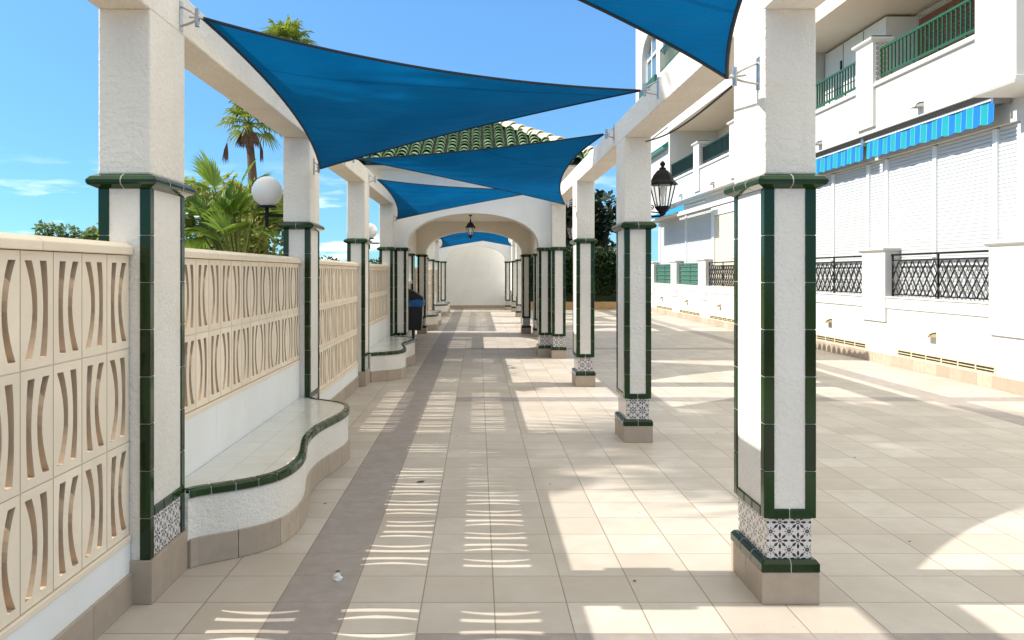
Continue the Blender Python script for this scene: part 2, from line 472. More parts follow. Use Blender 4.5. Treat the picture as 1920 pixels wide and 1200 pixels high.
def shade_slit_sides(o):
    """give the slit sides a darker tone, shade put into the colour"""
    o.data.materials.append(M['slit_shade'])
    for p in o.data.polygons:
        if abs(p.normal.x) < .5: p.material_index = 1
L_BAY = P-2*HY-.004
def make_wall(rows, label, y0, length=L_BAY, nb=14):
    t = thing('breeze_block_wall', label, 'wall', (-1.6, y0, 0), 'pierced sand coloured wall bays')
    zt = 1.60; rh = .427; zb = zt-rh*rows; bw = length/nb
    b = MB()
    for r in range(rows):
        for i in range(nb): block_mesh(b, i*bw, (i+1)*bw, zb+r*rh, zb+(r+1)*rh, 0, -.098, (i+r) % 2)
    bs = b.build('block_screen', M['block'], t); shade_slit_sides(bs)
    b = MB()     # recessed mortar
    for r in range(1, rows): b.box(-.004, -.086, .004, length-.004, zb+r*rh-.0035, zb+r*rh+.0035)
    for i in range(1, nb): b.box(-.004, -.086, i*bw-.0035, i*bw+.0035, zb+.002, zt-.002)
    b.build('mortar', M['block'], t)
    n = 4
    b = MB()
    for i in range(n):
        a, c = length*i/n+.0015, length*(i+1)/n-.0015
        b.loft([[(.022,y,zt+.001),(.022,y,zt+.034),(-.01,y,zt+.056),(-.07,y,zt+.056),(-.10,y,zt+.034),(-.10,y,zt+.001)] for y in (a, c)])
    b.build('coping', M['block'], t, bevel=.004)
    b = MB(); b.box(.012, -.085, .001, length-.001, zb-.03, zb-.002); b.build('sill', M['block'], t, bevel=.004)
    b = MB(); b.box(.006, -.099, .0012, length-.0012, .145, zb-.0305); b.build('rendered_base', M['render'], t)
    if rows == 3:
        b = MB(); nn = 8
        for i in range(nn): b.box(.022, -.11, length*i/nn+.001, length*(i+1)/nn-.001, 0, .148)
        b.build('skirting', M['skirt'], t, bevel=.003)
    return t
wl = ['pierced wall bay nearest the camera, at the left edge, three block rows high',
      'pierced wall bay with two block rows above the near curved bench',
      'pierced wall bay without bench, three block rows, between second and third left columns',
      'pierced wall bay with two block rows above the second curved bench by the pavilion']
yb = [Y0+P*k-P+HY+.002 for k in range(4)]
w3 = make_wall(3, wl[0], yb[0]); w2 = make_wall(2, wl[1], yb[1])
dup(w3, (-1.6, yb[2], 0), wl[2]); dup(w2, (-1.6, yb[3], 0), wl[3])
dup(w2, (-1.6, 25.1-P+HY+.002, 0), 'pierced wall bay above the first small bench seen beyond the pavilion')
dup(w3, (-1.6, 25.1+HY+.002, 0), 'pierced wall bay without bench seen small beyond the pavilion')
dup(w2, (-1.6, 28.74+HY+.002, 0), 'pierced wall bay above the farthest small bench beyond the pavilion')

# ------------------------------------------------------------------ benches
half = [(0.0,-1.487),(.05,-1.455),(.11,-1.375),(.18,-1.275),(.26,-1.19),(.37,-1.118),(.52,-1.078),(.70,-1.064),(.90,-1.078),(1.10,-1.112),(1.30,-1.145),(1.45,-1.160),(1.593,-1.164)]
LB = L_BAY
def catmull(pts, n):
    out = []
    for i in range(len(pts)-1):
        p0 = pts[max(i-1,0)]; p1 = pts[i]; p2 = pts[i+1]; p3 = pts[min(i+2,len(pts)-1)]
        for s in range(n):
            t = s/n
            out.append(tuple(.5*((2*b)+(-a+c)*t+(2*a-5*b+4*c-d)*t*t+(-a+3*b-3*c+d)*t**3) for a,b,c,d in zip(p0,p1,p2,p3)))
    out.append(pts[-1]); return out
pts = half + [(LB-y, x) for y, x in reversed(half[:-1])]
edge = catmull(pts, 4)
def offset_edge(d):
    out = []
    for i, (y, x) in enumerate(edge):
        a = edge[max(i-1,0)]; c = edge[min(i+1,len(edge)-1)]
        ty, tx = c[0]-a[0], c[1]-a[1]; l = math.hypot(ty, tx)
        ny, nx = -tx/l, ty/l
        out.append((min(max(y+ny*d, .001), LB-.001), x+nx*d))
    return out
def slab(mb, line, z0, z1, xb=-1.59):
    n = len(line)
    for i in range(n-1):
        (ya, xa), (yc, xc) = line[i], line[i+1]
        mb.add([(xb,ya,z1),(xa,ya,z1),(xc,yc,z1),(xb,yc,z1)], [(0,1,2,3)])
        mb.add([(xa,ya,z0),(xc,yc,z0),(xc,yc,z1),(xa,ya,z1)], [(0,1,2,3)])
    for q in (0, -1):
        y, x = line[q]; mb.add([(xb,y,z0),(x,y,z0),(x,y,z1),(xb,y,z1)], [(0,1,2,3)])
def make_bench(label, y0):
    t = thing('curved_bench', label, 'bench', (0, y0, 0), 'built-in curved benches')
    b = MB(); slab(b, offset_edge(0), .14, .385); b.build('bench_body', M['stucco'], t, smooth=False)
    b = MB(); slab(b, offset_edge(-.02), .386, .4015); b.build('seat_tiles', M['seat_tile'], t)
    # green nosing tiles
    lin = edge; cum = [0]
    for i in range(1, len(lin)): cum.append(cum[-1]+math.hypot(lin[i][0]-lin[i-1][0], lin[i][1]-lin[i-1][1]))
    outer = offset_edge(.012); inner = offset_edge(-.034); tl = cum[-1]/27
    def at(line, s):
        for i in range(1, len(cum)):
            if cum[i] >= s or i == len(cum)-1:
                f = (s-cum[i-1])/max(cum[i]-cum[i-1], 1e-6); a, c = line[i-1], line[i]
                return (a[1]+(c[1]-a[1])*f, a[0]+(c[0]-a[0])*f)
    b = MB(); gb = MB()
    for q in range(27):
        rings = []; s0, s1 = q*tl+.003, (q+1)*tl-.003
        for i in range(4):
            s = s0+(s1-s0)*i/3; o = at(outer, s); n_ = at(inner, s)
            m = (o[0]*.8+n_[0]*.2, o[1]*.8+n_[1]*.2)
            rings.append([(*n_, .388), (*o, .360), (*o, .394), (*m, .407), (*n_, .409)])
        b.loft(rings)
    o2 = offset_edge(.006)
    for i in range(len(lin)-1):
        gb.add([(o2[i][1],o2[i][0],.355),(o2[i+1][1],o2[i+1][0],.355),(o2[i+1][1],o2[i+1][0],.400),(o2[i][1],o2[i][0],.400),
                (inner[i][1],inner[i][0],.404),(inner[i+1][1],inner[i+1][0],.404)], [(0,1,2,3),(3,2,5,4)])
    b.build('green_nosing', M['green'], t, bevel=.004); gb.build('nosing_grout', M['grout'], t)
    b = MB(); sk = offset_edge(.014); ns = 13; tl = cum[-1]/ns
    for q in range(ns):
        rings = []
        for i in range(6):
            s = q*tl+.0015+(tl-.003)*i/5; o = at(sk, s); n_ = at(inner, s)
            rings.append([(*n_, .002), (*o, .002), (*o, .148), (*n_, .150)])
        b.loft(rings)
    b.build('skirting', M['skirt'], t, bevel=.002)
    return t
bn = make_bench('near curved white bench with green tile nosing between first two left columns', yb[1])
dup(bn, (0, yb[3], 0), 'second curved white bench with green nosing, just before the pavilion')
dup(bn, (0, 25.1-P+HY+.002, 0), 'small distant bench just beyond the pavilion and the litter bin')
dup(bn, (0, 28.74+HY+.002, 0), 'farthest small bench, close to the white end wall')

# ------------------------------------------------------------------ shade sails
def make_sail(A, B, C, label, bows, cloth_sag=.06, attach=None):
    """triangular sail; bows: inward pull of edges AB, BC, CA"""
    A, B, C = Vector(A), Vector(B), Vector(C)
    loc = (A+B+C)/3
    t = thing('shade_sail', label, 'shade sail', loc, 'blue triangular shade sails')
    P_ = [A-loc, B-loc, C-loc]; N = 22
    nrm = (P_[1]-P_[0]).cross(P_[2]-P_[0]).normalized()
    if nrm.z < 0: nrm = -nrm
    ins = []
    for i in range(3):
        a, b, c = P_[i], P_[(i+1)%3], P_[(i+2)%3]
        e = (b-a).normalized(); d = (c-a); d = d-e*d.dot(e); ins.append(d.normalized())
    def pos(u):
        p = P_[0]*u[0]+P_[1]*u[1]+P_[2]*u[2]
        for i in range(3):
            a, b, c = u[i], u[(i+1)%3], u[(i+2)%3]
            p = p+ins[i]*(bows[i]*4*a*b*(1-c)**2)
        p = p-nrm*(cloth_sag*27*u[0]*u[1]*u[2])
        wr = .012*math.sin(u[0]*17+u[1]*6)*27*u[0]*u[1]*u[2] + .010*math.sin(u[1]*31-u[2]*9)*27*u[0]*u[1]*u[2]
        return p+nrm*wr
    b = MB(); idx = {}
    for i in range(N+1):
        for j in range(N+1-i):
            idx[i,j] = len(b.v); b.v.append(tuple(pos((1-(i+j)/N, i/N, j/N))))
    for i in range(N):
        for j in range(N-i):
            b.f.append((idx[i,j], idx[i+1,j], idx[i,j+1]))
            if j < N-i-1: b.f.append((idx[i+1,j], idx[i+1,j+1], idx[i,j+1]))
    b.build('cloth', M['sail'], t, smooth=True)
    b = MB(); E = []
    for (p, q) in ((0,1),(1,2),(2,0)):
        L = []
        for s in range(25):
            u = [0,0,0]; u[p] = 1-s/24; u[q] = s/24; L.append(pos(u))
        b.tube(L, .009, 6)
    b.build('hem', M['webbing'], t, smooth=True)
    for k, pt in enumerate(P_):   # steel fixing at each corner: shackle, turnbuckle, eye plate
        xw = attach[k]; w = pt+loc
        sgn = 1 if xw > 0 else -1
        plate = Vector((xw, w.y+.02*(-1 if k else 1), w.z+.015))-loc
        d = plate-pt; ln = d.length
        m = MB()
        p1 = pt+d*.25; p2 = pt+d*.62
        m.tube([pt-d*.05, p1], .008); m.tube([p1-Vector((0,0,.045)), p1+Vector((0,0,.045))], .0125, 8)
        m.tube([plate+Vector((0,0,.05))+(p1-plate)*(1.0*math.sin(math.pi*i/12))-Vector((0,0,.10))*(i/12) for i in range(13)], .006)
        m.tube([p1, pt+d*.6], .006)
        m.box(plate.x-.004*sgn, plate.x+.012*sgn, plate.y-.022, plate.y+.022, plate.z-.075, plate.z+.075)
        m.build('steel_fixing', M['steel'], t, smooth=False)
    return t
XLi, XRi = XL+HX+.003, XR-HX-.003
def sailA(dy, label, **k):
    make_sail((-1.385,4.20+dy,2.80),(-1.445,7.66+dy,2.475),(1.185,6.1+dy,2.85), label, k.get('bows',(.11,.10,.20)), attach=(XLi,XLi,XRi))
def sailB(dy, label, **k):
    make_sail((1.21,8.02+dy,2.85),(1.17,11.2+dy,2.435),(-1.37,9.42+dy,2.80), label, k.get('bows',(.21,.05,.10)), attach=(XRi,XRi,XLi))
sailB(-7.28, 'blue shade sail overhead at the top edge, fixed to the nearest right column', bows=(.26,.16,.1))
sailA(0, 'largest dark blue shade sail, its high corner on the nearest left column')
sailB(0, 'blue shade sail just below the green roof, wide end on the right columns')
sailA(7.28, 'smaller blue shade sail before the arch, its wide end on the left columns')
sailA(17.4, 'distant blue shade sail just behind the arch, first of those beyond the pavilion')
sailB(17.4, 'distant blue shade sail beyond the pavilion, middle one, wide end on the right')
sailA(24.68, 'farthest blue shade sail, near the white end wall')

b = MB(); c0, c1 = Vector((1.20,3.93,2.40)), Vector((1.50,7.45,2.69))
b.tube([c0.lerp(c1, i/12)-Vector((0,0,.05*math.sin(math.pi*i/12))) for i in range(13)], .006)
b.build('cable', M['black']); tag(bpy.data.objects['cable'], 'thin dark cable from the overhead sail corner to the second right column', 'cable')
# ------------------------------------------------------------------ arch walls, pavilion
def arch_wall(axis, u0, u1, o0, o1, spring, rise, zb, zt, w0, w1, zout=None):
    """wall in the u-z plane between w0..w1; opening o0..o1 with an elliptical head; zb is the underside of the piers"""
    us = [u0] if u0 < o0 else []
    n = 36; c = (o0+o1)/2; h = (o1-o0)/2
    samples = [(o0-.0001, zb), ] if u0 < o0 else []
    prof = []
    if u0 < o0: prof += [(u0, zb), (o0, zb)]
    for i in range(n+1):
        a = math.pi*(1-i/n); prof.append((c+h*math.cos(a), spring+rise*abs(math.sin(a))**.85))
    if u1 > o1: prof += [(o1, zb), (u1, zb)]
    b = MB()
    def V(u, z, w): return (u, w, z) if axis == 'x' else (w, u, z)
    for i in range(len(prof)-1):
        (ua, za), (uc, zc) = prof[i], prof[i+1]
        if abs(ua-uc) > 1e-7:
            b.add([V(ua,za,w0),V(uc,zc,w0),V(uc,zt,w0),V(ua,zt,w0)], [(0,1,2,3)])
            b.add([V(ua,za,w1),V(ua,zt,w1),V(uc,zt,w1),V(uc,zc,w1)], [(0,1,2,3)])
            b.add([V(ua,zt,w0),V(uc,zt,w0),V(uc,zt,w1),V(ua,zt,w1)], [(0,1,2,3)])
        b.add([V(ua,za,w0),V(ua,za,w1),V(uc,zc,w1),V(uc,zc,w0)], [(0,1,2,3)])
    for u, z in (prof[0], prof[-1]):
        b.add([V(u,z,w0),V(u,z,w1),V(u,zt,w1),V(u,zt,w0)], [(0,1,2,3)])
    return b
pv = thing('arched_pavilion', 'white pavilion spanning the walkway with wide arch and green tiled hip roof', 'pavilion', (0,15.06,0))
O0, O1 = -1.29, 1.10
def lo(b, dy=15.06):       # world → pavilion local
    b.v = [(x, y-dy, z) for x, y, z in b.v]; return b
XO0, XO1 = -1.76, 1.57
lo(arch_wall('x', XO0, XO1, O0, O1, 1.97, .62, 1.971, 3.37, 15.06, 15.5)).build('front_arch', M['render'], pv)
lo(arch_wall('x', XO0, XO1, O0, O1, 1.97, .58, 1.971, 3.37, 20.72, 21.14)).build('rear_arch', M['cream'], pv)
b = MB(); b.box(XO0+.24, XO1-.24, 15.502, 20.718, 2.78, 2.9); lo(b).build('ceiling', M['cream'], pv)
lo(arch_wall('y', 15.502, 20.718, 16.75, 19.7, 1.97, .5, 1.971, 3.37, 1.335, 1.568)).build('courtyard_side_wall', M['cream'], pv)
lo(arch_wall('y', 15.502, 20.718, 16.75, 19.7, 1.97, .5, 1.971, 3.37, -1.758, -1.525)).build('garden_side_wall', M['cream'], pv)
# low side wall under the garden arch, and the two pierced strips beside it
b = MB(); b.box(-1.70, -1.56, 16.75, 19.7, .0, .72); b.box(-1.72, -1.55, 16.75, 19.7, 1.26, 1.33); lo(b).build('low_wall', M['render'], pv)
b = MB(); nb = 13
for i in range(nb): block_mesh(b, 16.75+2.95*i/nb, 16.75+2.95*(i+1)/nb, .72, 1.26, -1.60, -1.67, i % 2)
lo(b).build('block_screen', M['block'], pv)
for (ya, yc) in ((15.502, 16.30), (20.15, 20.718)):
    b = MB(); ym = (ya+yc)/2; hw = .065
    b.box(-1.70,-1.58, ya, ym-hw, 0, 1.97); b.box(-1.70,-1.58, ym+hw, yc, 0, 1.97)
    zz = [1.10+.2*i for i in range(6)]
    b.box(-1.70,-1.58, ym-hw, ym+hw, 0, zz[0])
    for i in range(5):
        b.box(-1.70,-1.58, ym-hw, ym+hw, zz[i]+.11, zz[i+1] if i < 4 else 1.97)
    lo(b).build('pierced_strip', M['render'], pv)
for q in ((15.502,16.30),(20.15,20.718)): lo(MB().box(1.37, 1.53, q[0], q[1], 0, 1.97)).build('side_pier', M['cream'], pv)
# roof: four tiled slopes
EX0, EX1, EY0, EY1, EZ = -2.42, 2.36, 14.55, 21.65, 3.42
AX, AY, AZ = .04, 18.1, 4.84
b = MB()
b.add([(EX0,EY0,EZ),(EX1,EY0,EZ),(EX1,EY1,EZ),(EX0,EY1,EZ),(AX,AY,AZ)], [(0,1,4),(1,2,4),(2,3,4),(3,0,4)])
b.add([(EX0,EY0,EZ-.012),(EX1,EY0,EZ-.012),(EX1,EY1,EZ-.012),(EX0,EY1,EZ-.012)], [(3,2,1,0)])
rf = lo(b).build('roof', M['roofdark'], pv)
b = MB(); b.box(EX0+.12, EX1-.12, EY0+.12, EY1-.12, 3.371, 3.407); lo(b).build('eaves_board', M['render'], rf)
tiles = MB(); pans = MB()
def slope(c0, c1, apex):
    c0, c1, apex = Vector(c0), Vector(c1), Vector(apex)
    e = (c1-c0); W = e.length; e.normalize()
    d = apex-c0; s0 = d.dot(e); up = d-e*s0; H = up.length; up.normalize(); n = e.cross(up).normalized()
    if n.z < 0: n = -n
    step = .222; r = .090; nc = int(W/step); off = (W-nc*step)/2+step/2
    for i in range(nc):
        s = off+i*step
        hmax = H*(s/s0) if s < s0 else H*((W-s)/(W-s0))
        k = 0; cl = .255
        j0 = rnd.uniform(-.012, .012)
        while k*cl < hmax-.05:
            t0, t1 = k*cl-.03+j0, min(k*cl+cl+.03, hmax+.02)
            ra, rb = r*rnd.uniform(.97,1.06), r*.84; rings = []
            lift0, lift1 = .050+rnd.uniform(-.004,.006), .004
            jx = rnd.uniform(-.006,.006)
            for (tt, rr, lf) in ((t0, ra, lift0), (t1, rb, lift1)):
                ring = []
                for q in range(9):
                    a = math.pi*q/8
                    ring.append(c0+e*(s+jx-rr*math.cos(a))+up*tt+n*(lf+rr*math.sin(a)))
                for q in range(8, -1, -1):
                    a = math.pi*q/8
                    ring.append(c0+e*(s+jx-(rr-.014)*math.cos(a))+up*tt+n*(lf-.001+(rr-.014)*math.sin(a)))
                rings.append(ring)
            tiles.loft(rings); k += 1
for c in (((EX0,EY0,EZ),(EX1,EY0,EZ)), ((EX1,EY0,EZ),(EX1,EY1,EZ)), ((EX1,EY1,EZ),(EX0,EY1,EZ)), ((EX0,EY1,EZ),(EX0,EY0,EZ))):
    slope(c[0], c[1], (AX,AY,AZ))
lo(tiles).build('roof_tiles', M['rooftile'], rf)
hips = MB()
for c in ((EX0,EY0,EZ),(EX1,EY0,EZ),(EX1,EY1,EZ),(EX0,EY1,EZ)):
    c = Vector(c); a = Vector((AX,AY,AZ)); d = a-c; L = d.length; d.normalize()
    side = d.cross(Vector((0,0,1))).normalized(); up = side.cross(d).normalized()
    n = int(L/.30)
    for k in range(n):
        t0 = k*L/n-.03; t1 = (k+1)*L/n+.02; rings = []
        for (tt, rr, lf) in ((t0,.125,.075),(t1,.10,.045)):
            rings.append([c+d*tt+side*(rr*math.cos(math.pi*q/8))+up*(lf+rr*math.sin(math.pi*q/8)-.02) for q in range(9)]
                         + [c+d*tt+side*((rr-.02)*math.cos(math.pi*q/8))+up*(lf-.022+(rr-.02)*math.sin(math.pi*q/8)) for q in range(8,-1,-1)])
        hips.loft(rings)
lo(hips).build('hip_tiles', M['ridge'], rf)
# jamb pillars of the arches
GJ = 'tile edged jamb pillars of the arches'
jw = .104
j0 = make_column(False, 'right jamb pillar of the front arch, white with green edges and tile base', GJ, (O1+jw+.001, 15.06+HY, 0), upper=False, hx=jw)
dup(j0, (O0-jw-.001, 15.06+HY, 0), 'left jamb pillar of the front arch, white with green edges')
dup(j0, (O1+jw+.001, 20.72+HY-.012, 0), 'right jamb pillar of the rear pavilion arch')
dup(j0, (O0-jw-.001, 20.72+HY-.012, 0), 'left jamb pillar of the rear pavilion arch, behind the litter bin')
p0 = make_column(False, 'pillar inside the pavilion on its courtyard side, seen through the arch', 'pillars inside the pavilion', (XR+.02, 19.925, 0), upper=False)
dup(p0, (XL-.02, 19.925, 0), 'pillar inside the pavilion on its garden side, just behind the litter bin')
dup(p0, (XR+.02, 16.525, 0), 'pillar inside the pavilion just behind the right front jamb')
dup(p0, (XL-.02, 16.525, 0), 'pillar inside the pavilion just behind the left front jamb')

# far end: arch and closing wall
fe = thing('end_wall', 'plain white end wall under an arch closing the far end of the walkway', 'wall', (0,33.5,0))
arch_b = arch_wall('x', XO0, XO1, O0, O1, 1.97, .62, 1.971, 3.3, 33.5, 33.95); lo(arch_b, 33.5).build('end_arch', M['render'], fe)
b = MB(); b.box(XO0, XO1, 35, 35.3, .15, 3.3); lo(b, 33.5).build('back_wall', M['render'], fe)
b = MB(); b.box(XO0, XO1, 34.975, 35.3, 0, .149); lo(b, 33.5).build('skirting', M['skirt'], fe)
for q in ((XO0, XO0+.2), (XO1-.2, XO1)): lo(MB().box(q[0], q[1], 33.951, 34.97, 0, 3.1), 33.5).build('side_return', M['render'], fe)
dup(j0, (O1+jw+.001, 33.5+HY, 0), 'right jamb pillar of the farthest arch, beside the white end wall')
dup(j0, (O0-jw-.001, 33.5+HY, 0), 'left jamb pillar of the farthest arch, beside the white end wall')

# ------------------------------------------------------------------ lanterns, lamps, bin
def lantern_body(t, cx, cy, z0, s=1.0, hang=False):
    """hexagonal tapered lantern; z0 is the bottom of the glass body"""
    def ring(r, z, n=6, ph=0): return [(cx+r*s*math.cos(2*math.pi*(j+ph)/n), cy+r*s*math.sin(2*math.pi*(j+ph)/n), z0+z*s) for j in range(n)]
    b = MB(); b.loft([ring(.01,-.075), ring(.028,-.06), ring(.03,-.045), ring(.05,-.03), ring(.072,-.0), ring(.066,.012)]); b.build('base_cup', M['black'], t)
    b = MB()
    for j in range(6):
        a = 2*math.pi*j/6
        b.tube([(cx+.064*s*math.cos(a), cy+.064*s*math.sin(a), z0+.005*s),(cx+.112*s*math.cos(a), cy+.112*s*math.sin(a), z0+.20*s)], .006*s, 5)
    b.build('glazing_bars', M['black'], t)
    b = MB(); b.loft([ring(.060,.01), ring(.107,.198)], caps=False); b.build('glass', M['lampglass'], t)
    b = MB(); b.lathe(cx, cy, [(.004,z0+.02*s),(.012*s,z0+.03*s),(.012*s,z0+.09*s),(.03*s,z0+.12*s),(.03*s,z0+.17*s),(.008*s,z0+.195*s)], 10); b.build('bulb', M['globe'], t, smooth=True)
    b = MB(); b.loft([ring(.118,.197), ring(.138,.200), ring(.135,.212), ring(.10,.245), ring(.082,.285), ring(.05,.325), ring(.032,.335), ring(.03,.350), ring(.012,.36), ring(.024,.378), ring(.024,.392), ring(.006,.412)])
    b.build('hood', M['black'], t)
def wall_lantern(y, label):
    x = XR+HX+.003; t = thing('wall_lantern', label, 'lantern', (x, y, 2.12), 'black wall lanterns on right columns')
    cx = .15
    lantern_body(t, cx, 0, .0, 1.04)
    b = MB(); b.box(0, .014, -.03, .03, -.13, .06)
    b.tube([(0,0,-.07),(.06,0,-.085),(.12,0,-.08),(cx,0,-.07)], .012)
    b.tube([(0,0,-.035),(.08,0,-.045),(cx-.01,0,-.05)], .007)
    sp = [(.045+.03*(1-i/22)*math.cos(i*.55+2.4), 0, .005+.03*(1-i/22)*math.sin(i*.55+2.4)) for i in range(20)]
    b.tube([(0,0,-.03)]+sp, .006)
    b.build('bracket', M['black'], t)
    return t
l0 = wall_lantern(Y0+P, 'black six-sided wall lantern on the second right column')
dup(l0, (l0.location.x, Y0+3*P, 2.12), 'small distant black wall lantern on the fourth right column')
t = thing('hanging_lantern', 'small black lantern hanging from the crown of the pavilion arch', 'lantern', (-.135,15.3,2.20))
lantern_body(t, 0, 0, 0, .72)
b = MB(); b.tube([(0,0,.29),(0,0,.375)], .007); b.lathe(0,0,[(.03,.355),(.03,.37),(.012,.378)],10); b.build('hanging_rod', M['black'], t)

def globe_lamp(y, label):
    x = XL-HX-.003; t = thing('globe_lamp', label, 'lamp', (x, y, 1.95), 'white globe lamps on left columns')
    b = MB(); n = 14
    prof = [(max(.002, .139*math.sin(math.pi*i/n)), .318-.139*math.cos(math.pi*i/n)) for i in range(n+1)]
    prof = [p for p in prof if p[1] > .19]; prof = [(.07, .188)]+prof
    b.lathe(-.20, 0, prof, 28); b.build('globe', M['globe'], t, smooth=True)
    b = MB(); b.lathe(-.20, 0, [(.045,.168),(.082,.170),(.082,.187),(.06,.189)], 20); b.build('globe_collar', M['black'], t)
    b = MB(); b.box(-.215,-.185,-.015,.015,-.01,.168); b.box(-.21,-.012,-.0145,.0145,.082,.11); b.box(-.012,0,-.04,.04,.05,.15); b.build('bracket', M['black'], t, bevel=.003)
    return t
g0 = globe_lamp(Y0+P, 'large white globe lamp on black bracket, in front of the fan palm')
dup(g0, (g0.location.x, Y0+3*P, 1.95), 'small distant white globe lamp on the fourth left column')

t = thing('litter_bin', 'black litter bin with blue bag inside the pavilion on the left', 'bin', (-1.42,18.9,0))
b = MB()
b.loft([[(-.17*a,-.17*a,z),(.17*a,-.17*a,z),(.17*a,.17*a,z),(-.17*a,.17*a,z)] for a, z in ((.86,.22),(.9,.24),(1.05,.85),(1.05,.86))]); b.build('bin_body', M['binblack'], t, bevel=.02)
b = MB(); b.loft([[(-.19,y,.90),(.19,y,.90),(.19,y,.96),(-.02,y,1.10),(-.19,y,1.17)] for y in (-.19,.19)]); b.build('bin_hood', M['binblack'], t, bevel=.015)
b = MB(); rings = []
for z, o in ((.76,.012),(.80,.024),(.84,.018),(.88,.03),(.905,.012)):
    ring = []
    for i in range(32):
        a = 2*math.pi*i/32; r = .185/max(abs(math.cos(a)), abs(math.sin(a)))
        r = min(r, .225)+o+rnd.uniform(-.012,.012); ring.append((r*math.cos(a), r*math.sin(a), z+rnd.uniform(-.012,.012)))
    rings.append(ring)
b.loft(rings); b.build('bin_bag', M['bag'], t)
b = MB(); b.tube([(-.05,.05,0),(-.05,.05,.25)], .03, 8); b.lathe(-.05,.05,[(.09,0),(.09,.012),(.03,.014)],12); b.build('post', M['binblack'], t)

# ------------------------------------------------------------------ right-hand apartment building
bd = thing('apartment_building', 'long white apartment building with shuttered terraces and green balcony railings on the right', 'building', (6.75,10,0))
def bl(b): b.v = [(x-6.75, y-10, z) for x, y, z in b.v]; return b
def bpart(name, b, mat, parent=None, **k): return bl(b).build(name, mat, parent or bd, **k)
PY = [10.2+P*k for k in range(7)]; PW = .83; YE = PY[-1]+PW
BAY = [(PY[k]+PW, PY[k+1]) for k in range(6)]
b = MB(); b.box(6.785, 7.3, 4, YE, .165, 1.10); bpart('terrace_wall', b, M['facade'])
b = MB()
n = int((YE-4)/.33)
for i in range(n): b.box(6.755, 7.3, 4+(YE-4)*i/n+.0015, 4+(YE-4)*(i+1)/n-.0015, 0, .166)
bpart('skirting', b, M['skirt'], bevel=.003)
for k, (ya, yc) in enumerate(BAY):
    b = MB(); b.box(6.762, 6.9, ya+.001, yc-.001, .93, 1.102); b.box(6.745, 6.9, ya+.001, yc-.001, 1.1025, 1.125); bpart('sill', b, M['facade'], bevel=.004)
    # louvred vent at the foot of the wall
    b = MB(); b.box(6.775, 6.80, ya-.1, yc-.35, .268, .288); b.box(6.775, 6.80, ya-.1, yc-.35, .185, .2)
    nv = 6
    for i in range(nv+1):
        y = ya-.1+(yc-.35-ya+.1-.03)*i/nv; b.box(6.776, 6.80, y, y+.03, .2005, .2675)
    b.box(6.779, 6.80, ya-.1, yc-.35, .226, .238)
    v = bpart('floor_vent', b, M['vent']); 
    b = MB(); b.box(6.782, 6.80, ya-.09, yc-.36, .2, .268); bpart('vent_slot', b, M['dark'], v)
    # hooded ventilation outlet
    for (xf, zc) in ((6.784, .56), (6.598, 3.98)):
        ym = (ya+yc)/2; b = MB(); rings = []
        for q in range(6):
            a = math.pi/2*q/5
            rings.append([(xf-.13*math.sin(a), ym-.085, zc+.075*math.cos(a)), (xf-.13*math.sin(a), ym+.085, zc+.075*math.cos(a)),
                          (xf-.12*math.sin(a), ym+.085, zc+.06*math.cos(a)-.006), (xf-.12*math.sin(a), ym-.085, zc+.06*math.cos(a)-.006)])
        b.loft(rings); b.add([(xf,ym-.085,zc),(xf-.13,ym-.085,zc-.003),(xf-.09,ym-.085,zc+.054),(xf,ym-.085,zc+.075)], [(0,1,2,3)])
        b.add([(xf,ym+.085,zc),(xf-.13,ym+.085,zc-.003),(xf-.09,ym+.085,zc+.054),(xf,ym+.085,zc+.075)], [(0,1,2,3)])
        bpart('vent_hood', b, M['vent'] if zc < 1 else M['facade'])
for y in PY:
    b = MB(); b.box(6.75, 7.0, y, y+PW, .70, 1.86); pl = bpart('terrace_pillar', b, M['facade'], bevel=.004)
    b = MB(); b.rectloft(6.88, y+PW/2, [(.13,.415,1.86),(.17,.455,1.885),(.185,.47,1.90),(.185,.47,1.925),(.16,.445,1.945)]); bpart('pillar_cap', b, M['facade'], pl)
# lattice grilles
def grille(ya, yc, mat, style):
    b = MB(); x = 6.86; z0, z1 = 1.16, 1.72; 
    for z in (z0, z1): b.box(x-.008, x+.008, ya+.02, yc-.02, z-.009, z+.009)
    b.box(x-.02, x+.02, ya+.02, yc-.02, 1.795, 1.825)
    for y in (ya+.04, (ya+yc)/2, yc-.04): b.box(x-.012, x+.012, y-.012, y+.012, 1.127, 1.794)
    L = yc-ya-.06
    if style == 0:
        n = 13; w = L/n; H = z1-z0
        for i in range(-2, n+1):
            for s in (0, 1):
                p = []
                for q in range(7):
                    f = q/6; y = ya+.03+w*(i+2*f); z = z0+H*f if s == 0 else z1-H*f
                    if ya+.025 <= y <= yc-.025: p.append((x+(.006 if s else -.006), y, z))
                if len(p) > 1: b.tube(p, .013, 4)
        for i in range(n+1):
            y = ya+.03+w*i; 
            b.tube([(x, y, z0+H*q/8) if q % 2 == 0 else (x, min(max(y+(.05 if (q//2) % 2 else -.05), ya+.03), yc-.03), z0+H*q/8) for q in range(9)], .008, 4)
    else:
        n = 12
        for i in range(n+1): b.box(x-.005, x+.005, ya+.03+L*i/n-.006, ya+.03+L*i/n+.006, z0+.009, z1-.009)
        for z in (z0+.14, z0+.28, z0+.42): b.box(x-.006, x+.006, ya+.03, yc-.03, z-.012, z+.012)
    bpart('grille', b, mat)
    if style: 
        b = MB(); b.box(x+.03, x+.036, ya+.03, yc-.03, z0, z1+.07); bpart('screen_panel', b, M['ggreen'])
for k, (ya, yc) in enumerate(BAY): grille(ya, yc, M['black'] if k < 4 else M['ggreen'], 0 if k < 4 else 1)
